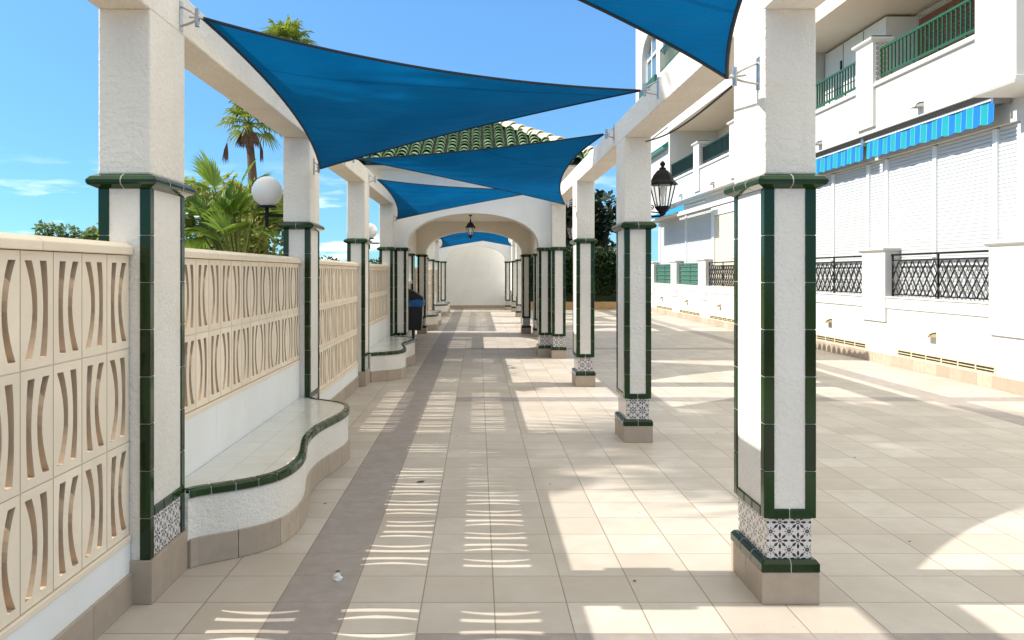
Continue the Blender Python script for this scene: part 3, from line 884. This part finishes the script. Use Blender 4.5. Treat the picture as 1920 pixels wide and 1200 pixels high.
# roller shutters behind
def shutter(ya, yc, z0, z1, mat, x=7.0):
    b = MB(); pitch = .055; n = int((z1-z0)/pitch); rows = []
    for i in range(n):
        z = z0+i*pitch
        rows += [(x+.012, z), (x, z+.008), (x-.004, z+.03), (x, z+.047)]
    rows.append((x+.012, z0+n*pitch))
    for i in range(len(rows)-1):
        b.add([(rows[i][0],ya,rows[i][1]),(rows[i][0],yc,rows[i][1]),(rows[i+1][0],yc,rows[i+1][1]),(rows[i+1][0],ya,rows[i+1][1])], [(0,3,2,1)])
    bpart('roller_shutter', b, mat)
edges = [10.72,11.25,12.75,14.25,14.92,16.4,17.5,18.6,19.8,21.1,22.2]
for i in range(len(edges)-1):
    if edges[i+1]-edges[i] > .1: shutter(edges[i]+.05, edges[i+1]-.05, 1.05, 3.47, M['shutter'])
for y in edges: bpart('window_mullion', MB().box(6.965, 7.06, y-.05, y+.05, 1.0, 3.45), M['white'])
shutter(22.7, 24.6, 1.05, 3.2, M['shutter_cream'])
for q in ((24.61,24.9,1.0),(22.3,22.69,1.0),(22.69,24.61,3.2)): bpart('window_mullion', MB().box(6.96, 7.06, q[0], q[1], q[2], 3.45), M['white'])
for (a, c) in ((24.95,27.9),(28.05,31.9)): shutter(a, c, 1.05, 3.47, M['shutter'])
for q in ((27.9,28.05),(31.9,32.2)): bpart('window_mullion', MB().box(6.965,7.06,q[0],q[1],1,3.45), M['white'])
b = MB(); b.box(7.1, 12, 9, 32.0, 1.1, 3.5); bpart('ground_floor_core', b, M['facade'])
b = MB(); b.box(6.92, 8.6, 9, YE, 3.47, 3.779); bpart('lintel', b, M['facade'])
# first-floor balcony
b = MB(); b.box(6.801, 8.6, 10.69, 29.0, 3.78, 3.861); b.box(6.60, 6.80, 10.69, 29.0, 3.86, 4.60); bpart('balcony_parapet', b, M['facade'])
b = MB(); b.box(6.555, 6.84, 10.70, 29.0, 4.601, 4.64); b.box(6.575, 6.82, 10.70, 29.0, 4.6405, 4.68); bpart('parapet_moulding', b, M['facade'], bevel=.01)
for k, y in enumerate(PY[1:5]):
    b = MB(); b.box(6.55, 6.82, y, y+PW*.75, 3.95, 5.34); pp = bpart('balcony_pier', b, M['facade'])
    b = MB(); b.rectloft(6.685, y+PW*.375, [(.135,.311,5.34),(.175,.35,5.37),(.19,.365,5.39),(.19,.365,5.42)]); bpart('pier_cap', b, M['facade'], pp)
    b = MB(); b.box(6.52, 6.85, y-.05, y+.0, 5.421, 5.44); bpart('pier_green_edge', b, M['dgreen'], pp)
    b = MB(); b.box(6.60, 6.80, y-.006, y-.001, 4.69, 5.33); bpart('pier_tiles', b, M['azulejo'], pp, boxuv=True)
def railing(ya, yc, mat):
    b = MB(); x = 6.68
    for z in (5.225, 4.78): b.box(x-.018, x+.018, ya, yc, z-.018, z+.018)
    n = int((yc-ya)/.115)
    for i in range(n+1):
        y = ya+.01+(yc-ya-.02)*i/n; b.box(x-.011, x+.011, y-.011, y+.011, 4.682 if i % 6 == 0 else 4.7985, 5.2065)
    bpart('balcony_railing', b, mat)
for k in range(5):
    ya = 10.71 if k == 0 else PY[k]+PW*.75; yc = PY[k+1] if k < 4 else 29.0
    railing(ya+.012, yc-.012, M['dgreen'] if k < 2 else M['darkrail'])
    if k > 1: bpart('railing_screen', MB().box(6.715, 6.722, ya+.02, yc-.02, 4.81, 5.2), M['darkrail'])
# recessed loggia
b = MB(); b.box(8.3, 8.6, 10.4, 29, 3.781, 6.4); bpart('loggia_back_wall', b, M['facade_cream'])
b = MB(); b.box(6.60, 8.6, 10.4, 29, 6.4, 6.62); bpart('loggia_ceiling', b, M['facade_cream'])
for (ya, yc, x0) in ((18.55,18.75,7.3),(21.4,21.6,6.9),(28.8,29.0,6.62)):
    b = MB(); b.box(x0, 8.3, ya, yc, 3.782, 6.399); bpart('partition', b, M['facade'])
b = MB(); b.box(6.63, 6.95, 17.6, 18.0, 3.782, 6.399); b.box(6.66,6.9,21.3,21.7,5.0,6.399); bpart('loggia_pillar', b, M['facade'])
b = MB(); b.box(7.7, 8.29, 15.75, 18.5, 3.79, 6.35); wd = bpart('wardrobe', b, M['white'])
b = MB()
for y in (16.66, 17.58): b.box(7.694, 7.70, y-.006, y+.006, 3.8, 6.34)
b.box(7.694, 7.70, 15.76, 18.49, 5.44, 5.455)
for y in (16.58, 17.66): b.box(7.67, 7.70, y-.02, y+.02, 5.75, 6.0)
bpart('door_gaps', b, M['dark'], wd)
b = MB(); b.box(8.2, 8.30, 13.35, 15.6, 3.782, 6.32); dr = bpart('balcony_door', b, M['azulejo'], boxuv=True)
b = MB(); b.box(8.16, 8.1999, 13.5, 15.45, 3.79, 6.2); bpart('wooden_leaf', b, M['wood'], dr)
b = MB()
for i in range(30): 
    z = 3.85+i*.076; b.box(8.145, 8.1595, 13.58, 14.4, z, z+.05); b.box(8.145, 8.1595, 14.52, 15.36, z, z+.05)
bpart('louvre_slats', b, M['wood'], dr)
b = MB(); b.box(8.28, 8.299, 19.0, 21.3, 3.79, 6.3); bpart('peach_panel', b, M['peach'])
b = MB(); b.box(8.24, 8.299, 24.3, 25.6, 4.7, 5.9); lt = bpart('window', b, M['white'])
b = MB()
for i in range(-4, 8):
    for s in (0, 1):
        p = []
        for q in range(9):
            y = 24.3+.25*i+q*.15; z = 4.72+q*.145
            if s: z = 5.88-q*.145
            if 24.3 <= y <= 25.6: p.append((8.225, y, z))
        if len(p) > 1: b.tube(p, .014, 4)
bpart('lattice', b, M['wood'], lt)
# near pier, solid end bay, upper storeys
b = MB(); b.box(6.36, 7.2, 9.86, 10.68, 3.86, 12.5); np_ = bpart('corner_pier', b, M['facade'])
b = MB(); b.rectloft(6.78, 10.27, [(.44,.43,3.76),(.46,.45,3.80),(.46,.45,3.855)]); bpart('pier_moulding', b, M['facade'], np_, bevel=.01)
b = MB(); b.box(6.93, 7.2, 9.16, 10.66, 1.95, 3.76); b.box(7.06, 9, 4, 9.15, 1.1, 12.5); bpart('end_wall', b, M['facade'])
b = MB(); b.box(6.66, 12, 29.0, 33.0, 3.5, 6.62); bpart('far_bay', b, M['facade'])
b = MB(); b.box(6.42, 6.66, 28.98, 33.05, 5.86, 5.92); b.loft([[(6.40,y,5.921),(6.66,y,6.12),(6.66,y,5.921)] for y in (28.98, 33.05)]); bpart('tiled_canopy', b, M['teal'])
b = MB(); b.box(6.62, 12, 10.7, 35.2, 6.621, 8.55); b.box(6.66, 12, 10.7, 30.6, 8.5505, 13); b.box(6.66, 12, 34.4, 35.2, 8.5505, 13); b.box(6.95, 12, 30.601, 34.399, 8.5505, 13)
bpart('upper_wall', b, M['facade'])
bpart('upper_arch', arch_wall('y', 30.601, 34.399, 31.1, 33.9, 10.0, .85, 8.5508, 13, 6.661, 6.949), M['facade'])
b = MB(); b.box(6.93, 6.948, 31.12, 33.88, 8.56, 10.9); w_ = bpart('arched_window', b, M['winglass'])
b = MB()
for y in (31.15, 32.05, 32.95, 33.85): b.box(6.86, 6.929, y-.05, y+.05, 8.9, 10.85)
for z in (8.9, 10.05): b.box(6.861, 6.928, 31.12, 33.88, z-.05, z+.05)
bpart('window_bars', b, M['white'], w_)
b = MB(); b.box(6.56, 6.659, 31.0, 34.0, 8.552, 8.88); bpart('green_window_box', b, M['dgreen'])
for (a, c) in ((26.6, 29.8), (22.0, 25.2)):
    b = MB(); b.box(6.63, 6.659, a, c, 9.4, 11.4); w_ = bpart('window', b, M['winglass'])
    b = MB()
    for y in (a, (a+c)/2, c): b.box(6.59, 6.629, y-.06, y+.06, 9.35, 11.45)
    bpart('window_bars', b, M['white'], w_)
    b = MB(); b.box(6.5, 6.53, a, c, 9.42, 9.46); b.box(6.5, 6.53, a, c, 8.66, 8.70)
    for i in range(24): b.box(6.505, 6.525, a+(c-a)*i/23-.01, a+(c-a)*i/23+.01, 8.70, 9.42)
    for y in (a, c): b.box(6.5, 6.66, y-.012, y+.012, 9.42, 9.46)
    bpart('window_railing', b, M['dgreen'])

# awnings
def awning(ya, yc, label):
    t = thing('retracted_awning', label, 'awning', (7.045, ya, 3.765), 'striped awnings over the terraces')
    L = yc-ya; b = MB(); n = int(L/.03)
    for i in range(n):
        a, c = L*i/n, L*(i+1)/n
        za = -.275-.022*abs(math.sin(math.pi*a/.30)); zc = -.275-.022*abs(math.sin(math.pi*c/.30))
        xa = -.33+.012*math.sin(a*9); xc = -.33+.012*math.sin(c*9)
        b.add([(xa-.01,a,za),(xc-.01,c,zc),(xc,c,.0),(xa,a,.0),(xa+.006,a,0),(xc+.006,c,0),(xc-.004,c,zc),(xa-.004,a,za)], [(0,1,2,3),(4,5,6,7),(0,7,6,1)])
    b.build('valance', M['awning'], t)
    b = MB(); b.loft([[(-.31,y,.0),(-.40,y,.08),(-.40,y,.092),(-.13,y,.092),(-.13,y,-.03),(-.24,y,-.03)] for y in (0, L)]); b.build('cassette', M['awn_under'], t)
    b = MB(); b.box(-.345,-.318, 0, L, .001, .03); b.build('front_bar', M['white'], t)
    for y in (-.03, L+.03):
        b = MB(); b.box(-.38, -.15, y-.025, y+.025, -.05, .08); b.tube([(-.34,y,.015),(-.2,y,.03)], .03); b.build('end_fitting', M['steel'], t)
awning(10.85, 14.43, 'near retracted awning with scalloped blue and turquoise striped valance')
awning(14.54, 18.3, 'second striped awning, partly hidden behind the nearest right column')
t = thing('open_awning', 'small plain cyan awning far along the building, behind the wall lantern', 'awning', (6.6,24.2,3.62))
b = MB(); n = 80; L = 7.2
b.loft([[(0,y,.03),(-.62,y,-.14),(-.62,y,-.15),(0,y,.015)] for y in (0, L)])
for i in range(n):
    a, c = L*i/n, L*(i+1)/n; z = -.15-.12-.03*(i % 2)
    b.add([(-.621,a,-.148),(-.621,c,-.148),(-.625,c,-.27-.03*((i+1)%2)),(-.625,a,-.27-.03*(i%2))], [(0,1,2,3)])
b.build('canopy', M['cyan'], t)
b = MB(); b.tube([(-.6,.03,-.16),(0,.03,-.02)], .02); b.tube([(-.6,L-.03,-.16),(0,L-.03,-.02)], .02); b.build('arm', M['steel'], t)

# ------------------------------------------------------------------ vegetation
def fan_leaf(mb, base, d, size, droop=.35, nb=22, spread=R(250), wid=.045):
    """palmate leaf: blades radiating from 'base' around direction d"""
    d = Vector(d).normalized(); side = d.cross(Vector((0,0,1)))
    if side.length < .05: side = Vector((1,0,0))
    side.normalize(); nrm = side.cross(d).normalized()
    for i in range(nb):
        a = (i/(nb-1)-.5)*spread; dir_ = d*math.cos(a)+side*math.sin(a)
        L = size*(.72+.28*math.cos(a*.6))*rnd.uniform(.85,1.05)
        w = wid*size; pr = dir_.cross(nrm).normalized()
        fold = nrm*(w*.5*(1 if i % 2 else -1))
        p1 = base+dir_*L*.5+nrm*.03*size; tip = base+dir_*L+Vector((0,0,-droop*size*rnd.uniform(.4,1.0)))
        p15 = base+dir_*L*.78+nrm*.02*size-Vector((0,0,droop*size*.28))
        mb.add([base, p1-pr*w+fold, p15-pr*w*.6, tip, p15+pr*w*.6, p1+pr*w-fold], [(0,1,2,3,4,5)])
def palm(name, label, loc, h, crown, nleaf, seed, rad=.19, lean=(0,0), skirt=True, leafsize=1.0, group='fan palms beyond the wall', lowest=-.5, droop=.45):
    rnd.seed(seed)
    t = thing(name, label, 'palm tree', loc, group)
    pts = [(lean[0]*(1-math.cos(f*1.4)), lean[1]*f*f, h*f) for f in [i/12 for i in range(13)]]
    b = MB(); rr = [rad*(1.35-.45*min(1,f*3)) if f < .3 else rad*(.9+.08*math.sin(f*60)) for f in [i/12 for i in range(13)]]
    b.tube(pts, rr, 10); b.build('trunk', M['trunk'], t, smooth=True)
    top = Vector(pts[-1]); b = MB(); pet = MB()
    for i in range(nleaf):
        a = i*2.39996+rnd.uniform(-.2,.2); f = i/nleaf
        el = R(80)-(R(80)-lowest)*f+rnd.uniform(-.12,.12)
        d = Vector((math.cos(a)*math.cos(el), math.sin(a)*math.cos(el), math.sin(el)))
        pl = crown*rnd.uniform(.42,.58); base = top+d*pl-Vector((0,0,.12*pl*(1-math.sin(el))))
        pet.tube([top, top+d*pl*.5+Vector((0,0,.03)), base], .018*crown, 4)
        d2 = (d-Vector((0,0,.25))).normalized()
        fan_leaf(b, base, d2, crown*.55*leafsize*rnd.uniform(.85,1.1), droop)
    b.build('crown', M['palm'], t); pet.build('leaf_stalks', M['shrub'], t)
    if skirt:
        b = MB()
        for i in range(9):
            a = rnd.uniform(0, 6.28); base = top+Vector((math.cos(a)*rad*1.6, math.sin(a)*rad*1.6, -.35))
            fan_leaf(b, base, (math.cos(a)*.25, math.sin(a)*.25, -1), crown*.5, .1, 8, R(50))
        for a in skirt if isinstance(skirt, list) else []:
            base = top+Vector((a, 0, -.8)); pet2 = base
            fan_leaf(b, base, (a*.12,.05,-1), crown*.62, .1, 8, R(26))
            b.tube([top-Vector((0,0,.1)), base], .012, 4)
        b.build('dead_fronds', M['dead'], t)
    return t
def wp(x, y, Y): return (x-896)/1565*Y, 1.52-(y-511)/1565*Y
X_, Z_ = wp(462, 232, 38)
palm('fan_palm', 'slim fan palm with bare trunk and hanging dead fronds, behind the near globe lamp', (wp(484,350,38)[0], 38, 0), Z_, 1.6, 17, 3, .20, (-.55,0), [-.95,.55], 1.0, lowest=-.45)
palm('fan_palm', 'tallest fan palm, only its crown showing above the largest sail', (wp(540,60,38)[0], 38.5, 0), wp(530,88,38)[1], 1.75, 24, 5, .2, (-.3,0), True, lowest=-.3)
palm('fan_palm', 'tall palm outside at left beyond the wall, fronds shading the paving', (-13.0,6.9,0), 11.3, 1.7, 15, 8, .2, (0,0), False, lowest=-.2)
palm('fan_palm', 'second tall palm outside at left beyond the wall, fronds shading the courtyard', (-12.2,7.75,0), 12.9, 2.45, 44, 9, .2, (0,0), False, lowest=-.3)

# young fan palm behind the near bench wall
rnd.seed(21)
t = thing('young_fan_palm', 'young bright green fan palm with upright leaves just behind the near bench wall', 'palm tree', (-3.15,11.0,0), 'fan palms beyond the wall')
b = MB(); st = MB()
def yleaf(px, py, dpx, dpy, size, Y=11.0, nb=20, spread=R(130), droop=.1):
    X, Z = wp(px, py, Y); base = Vector((X+3.15, Y-11.0, Z)); d = Vector((dpx, rnd.uniform(-.25,.25)*abs(dpx)+.1, -dpy))
    fan_leaf(b, base, d, size, droop, nb, spread, .05)
    st.tube([Vector((.0,0,1.25)), Vector((base.x*.5, base.y*.5, (1.25+base.z)/2+.05)), base], .012, 5)
yleaf(402,352,-.35,-1,.62); yleaf(398,356,-1,-.35,.50); yleaf(452,345,.5,-1,.46); yleaf(470,350,.9,-.7,.40)
yleaf(420,395,.2,-1,.5); yleaf(372,400,-1,-.2,.5); yleaf(478,405,1,-.2,.5); yleaf(440,410,.1,-1,.55,nb=14)
yleaf(385,430,-1,.1,.5); yleaf(470,430,1,.2,.5); yleaf(360,375,-1,-.8,.42); yleaf(500,420,1,-.5,.4)
for i in range(14):
    yleaf(rnd.uniform(360,500), rnd.uniform(395,455), rnd.uniform(-1,1), rnd.uniform(-1,.2), rnd.uniform(.35,.5), 11+rnd.uniform(-.3,.6), 14)
b.build('leaves', M['fan'], t); st.build('leaf_stalks', M['shrub'], t)
b = MB(); b.tube([(0,0,0),(0,0,.6),(.02,0,1.3)], [.2,.17,.13], 9); b.build('trunk', M['trunk'], t, smooth=True)

def leaf_cloud(mb, clumps, n, size):
    for _ in range(n):
        c, r = rnd.choice(clumps)
        while True:
            v = Vector((rnd.uniform(-1,1), rnd.uniform(-1,1), rnd.uniform(-1,1)))
            if .15 < v.length < 1: break
        v = v*(v.length**-.35)
        p = Vector((c[0]+v.x*r[0], c[1]+v.y*r[1], c[2]+v.z*r[2]))
        a = Vector((rnd.uniform(-1,1), rnd.uniform(-1,1), rnd.uniform(-.6,.8))).normalized()
        s = a.cross(Vector((rnd.uniform(-1,1), rnd.uniform(-1,1), 1))).normalized()
        L = size*rnd.uniform(.6,1.4); w = L*.28
        mb.add([p, p+a*L*.5+s*w, p+a*L, p+a*L*.5-s*w], [(0,1,2,3)])
def bush(name, label, cat, loc, clumps, n, size, mat, trunk=None, group=None, seed=1, foliage_name='foliage'):
    rnd.seed(seed); t = thing(name, label, cat, loc, group)
    b = MB(); leaf_cloud(b, clumps, n, size); b.build(foliage_name, mat, t)
    b = MB()
    for c, r in clumps:
        b.tube([(c[0]*.15, c[1]*.15, 0), (c[0]*.5, c[1]*.5, c[2]*.5), (c[0], c[1], c[2])], [trunk or .03, (trunk or .03)*.7, (trunk or .03)*.3], 6)
    b.build('trunk' if trunk else 'stems', M['bark'], t)
    return t
def rclumps(n, w, d, z0, z1, r, seed):
    q = random.Random(seed); out = []
    for _ in range(n):
        s = q.uniform(.7,1.3)*r; out.append(((q.uniform(-w,w), q.uniform(-d,d), q.uniform(z0,z1)), (s, s, s*q.uniform(.7,1.0))))
    return out
GS = 'shrubs behind the boundary wall'
bush('shrub', 'loose light green shrub behind the wall, left of the young fan palm', 'shrub', (-4.6,13.2,0), rclumps(24,.95,.5,.7,2.75,.42,4), 6500, .13, M['shrub'], None, GS, 11)
bush('shrub', 'loose light green shrub behind the wall, right of the young fan palm', 'shrub', (-3.85,13.6,0), rclumps(22,.60,.5,.7,2.6,.42,5), 6500, .13, M['shrub'], None, GS, 12)
bush('shrub', 'tall thin leafy shrub rising behind the near globe lamp', 'shrub', (-3.4,12.4,0), rclumps(12,.35,.3,1.0,2.7,.30,6), 2600, .11, M['shrub'], None, GS, 13)
bush('hedge_bush', 'low dark green bush just visible above the third wall bay', 'shrub', (-5.6,30,0), rclumps(14,2.2,.5,.9,1.9,.5,7), 2500, .2, M['hedge'], None, None, 14)
bush('hedge_bush', 'low dark green bush visible above the wall beside the far globe lamp', 'shrub', (-3.6,24,0), rclumps(10,1.0,.5,.7,1.65,.45,17), 1600, .15, M['hedge'], None, None, 24)
bush('distant_tree', 'pale distant tree peeping over the wall left of the nearest left column', 'tree', (wp(135,430,45)[0],45,0), rclumps(12,1.5,.8,2.6,3.8,.6,8), 1800, .3, M['far_tree'], .15, 'distant trees over the left wall', 15, 'crown')
bush('distant_tree', 'low distant tree barely above the wall at the left edge', 'tree', (wp(30,440,45)[0],45,0), rclumps(10,1.6,.8,2.2,3.1,.6,9), 1200, .3, M['far_tree'], .15, 'distant trees over the left wall', 16, 'crown')
# courtyard end: planter, hedge, dark trees
tag(MB().box(1.75, 6.6, 34.6, 36.2, 0, .30).build('planter_wall', M['terracotta'], bevel=.02), 'low ochre planter wall at the end of the courtyard', 'planter')
rnd.seed(31)
b = MB(); cl = [((1.9+.45*i, 35.05+rnd.uniform(-.12,.12), z), (.42,.42,.36)) for i in range(11) for z in (.6,1.1,1.6,1.95)]
leaf_cloud(b, cl, 9000, .16)
hg = thing('hedge', 'dense dark clipped hedge growing in the ochre planter', 'hedge', (0,0,.3))
b.build('foliage', M['hedge'], hg)
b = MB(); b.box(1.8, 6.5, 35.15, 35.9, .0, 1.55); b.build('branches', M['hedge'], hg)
bush('dark_tree', 'dark evergreen tree behind the hedge, seen past the third right column', 'tree', (5.4,40,0), rclumps(22,1.2,1.2,2.4,5.2,.72,10), 3600, .30, M['dtree'], .22, None, 17, 'crown')
bush('dark_tree', 'dark evergreen tree farther left behind the hedge, seen beside the fourth right column', 'tree', (3.6,39,0), rclumps(24,1.1,1.0,2.2,4.6,.7,18), 4000, .32, M['dtree'], .2, None, 18, 'crown')

# ------------------------------------------------------------------ litter on the paving
def fl(px, py): Y = 2379/(py-511); return (px-896)/1565*Y, Y
rnd.seed(5)
b = MB(); x, y = fl(633, 1087)
ring = []
for k in range(4): ring.append([((.026-.004*k)*math.cos(a)*rnd.uniform(.5,1.3), (.02-.003*k)*math.sin(a)*rnd.uniform(.5,1.3), .003+.009*k+rnd.uniform(-.003,.003)) for a in [2*math.pi*j/9 for j in range(9)]])
b.loft(ring); o = b.build('crumpled_paper', M['paper']); o.location = (x, y, 0)
tag(o, 'small crumpled white paper scrap on the dark paving strip', 'litter')
proto = None
for (px, py) in ((788,905),(633,1072),(1032,908),(1198,961),(1190,1090),(609,945),(857,818),(788,817),(1705,1016),(1602,858),(1720,795),(1808,837),(1345,812),(1490,1060)):
    x, y = fl(px, py); s = 1.6 if (px, py) == (788,905) else rnd.uniform(.35,.7)
    if proto is None:
        b = MB(); b.add([(-.02,0,.002),(-.006,.009,.006),(.012,.007,.004),(.022,0,.008),(.01,-.008,.003),(-.008,-.008,.005)], [(0,1,2,3,4,5)])
        o = proto = b.build('fallen_leaf', M['leaf_dry'])
    else:
        o = proto.copy(); COL.objects.link(o)
    o.location = (x, y, .001); o.rotation_euler = (0, 0, rnd.uniform(0, 6)); o.scale = (s, s, s)
    tag(o, 'tiny dark dry leaf lying on the paving', 'leaf', 'dry leaves on the paving')
proto['label'] = 'dark dry leaf on the paving strip beside the light slits, largest of the leaves'

# ------------------------------------------------------------------ light, sky, camera
EL = R(38.4)
LOWT = (.76,.92,.98,1)
SKY_FILL = (5.5,5.4,4.75,1)
s = Vector((-math.cos(EL), .008, math.sin(EL))).normalized()
sun = bpy.data.lights.new('sun', 'SUN'); sun.energy = 3.15; sun.angle = R(.4); sun.color = (1, .95, .87)
so = bpy.data.objects.new('sun', sun); COL.objects.link(so); so.rotation_euler = s.to_track_quat('Z', 'Y').to_euler(); so.location = (-20, 5, 20)
w = bpy.data.worlds.new('World'); scene.world = w; w.use_nodes = True; nt = w.node_tree
bg = nt.nodes['Background']; bg.inputs['Strength'].default_value = .135
sk = nt.nodes.new('ShaderNodeTexSky'); sk.sky_type = 'NISHITA'; sk.sun_disc = False
sk.sun_elevation = EL; sk.sun_rotation = R(270); sk.altitude = 0; sk.air_density = .6; sk.dust_density = 0; sk.ozone_density = 1
# wisps of cloud low over the horizon
tc = nt.nodes.new('ShaderNodeTexCoord'); mp = nt.nodes.new('ShaderNodeMapping'); mp.inputs['Scale'].default_value = (4, 4, 22)
nt.links.new(tc.outputs['Generated'], mp.inputs[0])
nz = nt.nodes.new('ShaderNodeTexNoise'); nz.inputs['Scale'].default_value = 2.2; nz.inputs['Detail'].default_value = 7; nt.links.new(mp.outputs[0], nz.inputs[0])
rp = nt.nodes.new('ShaderNodeValToRGB'); rp.color_ramp.elements[0].position = .55; rp.color_ramp.elements[1].position = .70; nt.links.new(nz.outputs['Fac'], rp.inputs[0])
sx = nt.nodes.new('ShaderNodeSeparateXYZ'); nt.links.new(tc.outputs['Generated'], sx.inputs[0])
mr = nt.nodes.new('ShaderNodeMapRange'); mr.inputs['From Min'].default_value = .13; mr.inputs['From Max'].default_value = .06; nt.links.new(sx.outputs['Z'], mr.inputs['Value'])
mm = nt.nodes.new('ShaderNodeMath'); mm.operation = 'MULTIPLY'; nt.links.new(rp.outputs[0], mm.inputs[0]); nt.links.new(mr.outputs[0], mm.inputs[1])
mx = nt.nodes.new('ShaderNodeMix'); mx.data_type = 'RGBA'; nt.links.new(mm.outputs[0], mx.inputs[0]); hs = nt.nodes.new('ShaderNodeHueSaturation'); hs.inputs['Saturation'].default_value = 1.12; hs.inputs['Hue'].default_value = .495; nt.links.new(sk.outputs[0], hs.inputs['Color']); 
sxz = nt.nodes.new('ShaderNodeSeparateXYZ'); tcz = nt.nodes.new('ShaderNodeTexCoord'); nt.links.new(tcz.outputs['Generated'], sxz.inputs[0])
el = nt.nodes.new('ShaderNodeValToRGB'); nt.links.new(sxz.outputs['Z'], el.inputs[0])
# clear deep blue low down, bright fill added overhead, out of view, to lift the shade
E = el.color_ramp.elements; E[0].position = .33; E[0].color = (0,0,0,1); E[1].position = .60; E[1].color = (1,1,1,1)
lowt = nt.nodes.new('ShaderNodeMix'); lowt.data_type = 'RGBA'; lowt.blend_type = 'MULTIPLY'; lowt.inputs[0].default_value = 1; lowt.clamp_result = False
nt.links.new(hs.outputs[0], lowt.inputs[6]); 
hz = nt.nodes.new('ShaderNodeValToRGB'); nt.links.new(sxz.outputs['Z'], hz.inputs[0])
hz.color_ramp.elements[0].position = 0; hz.color_ramp.elements[0].color = (LOWT[0]*.27, LOWT[1]*.40, LOWT[2]*.45, 1)
hz.color_ramp.elements[1].position = .30; hz.color_ramp.elements[1].color = LOWT
nt.links.new(hz.outputs[0], lowt.inputs[7])
mu = nt.nodes.new('ShaderNodeMix'); mu.data_type = 'RGBA'; mu.clamp_result = False
nt.links.new(el.outputs[0], mu.inputs[0]); nt.links.new(lowt.outputs[2], mu.inputs[6]); mu.inputs[7].default_value = SKY_FILL
nt.links.new(mu.outputs[2], mx.inputs[6]); mx.inputs[7].default_value = (6, 6.3, 6.6, 1)
nt.links.new(mx.outputs[2], bg.inputs['Color'])

cam = bpy.data.cameras.new('camera'); cam.sensor_width = 36; cam.lens = 1565/1920*36
cam.shift_x = 64/1920; cam.shift_y = -89/1920; cam.clip_end = 2000; cam.clip_start = .05
co = bpy.data.objects.new('camera', cam); COL.objects.link(co); co.location = (0, 0, 1.52); co.rotation_euler = (R(90), 0, 0)
scene.camera = co
vs = scene.view_settings; vs.view_transform = 'Standard'; vs.look = 'None'; vs.gamma = 1; vs.exposure = 1.14
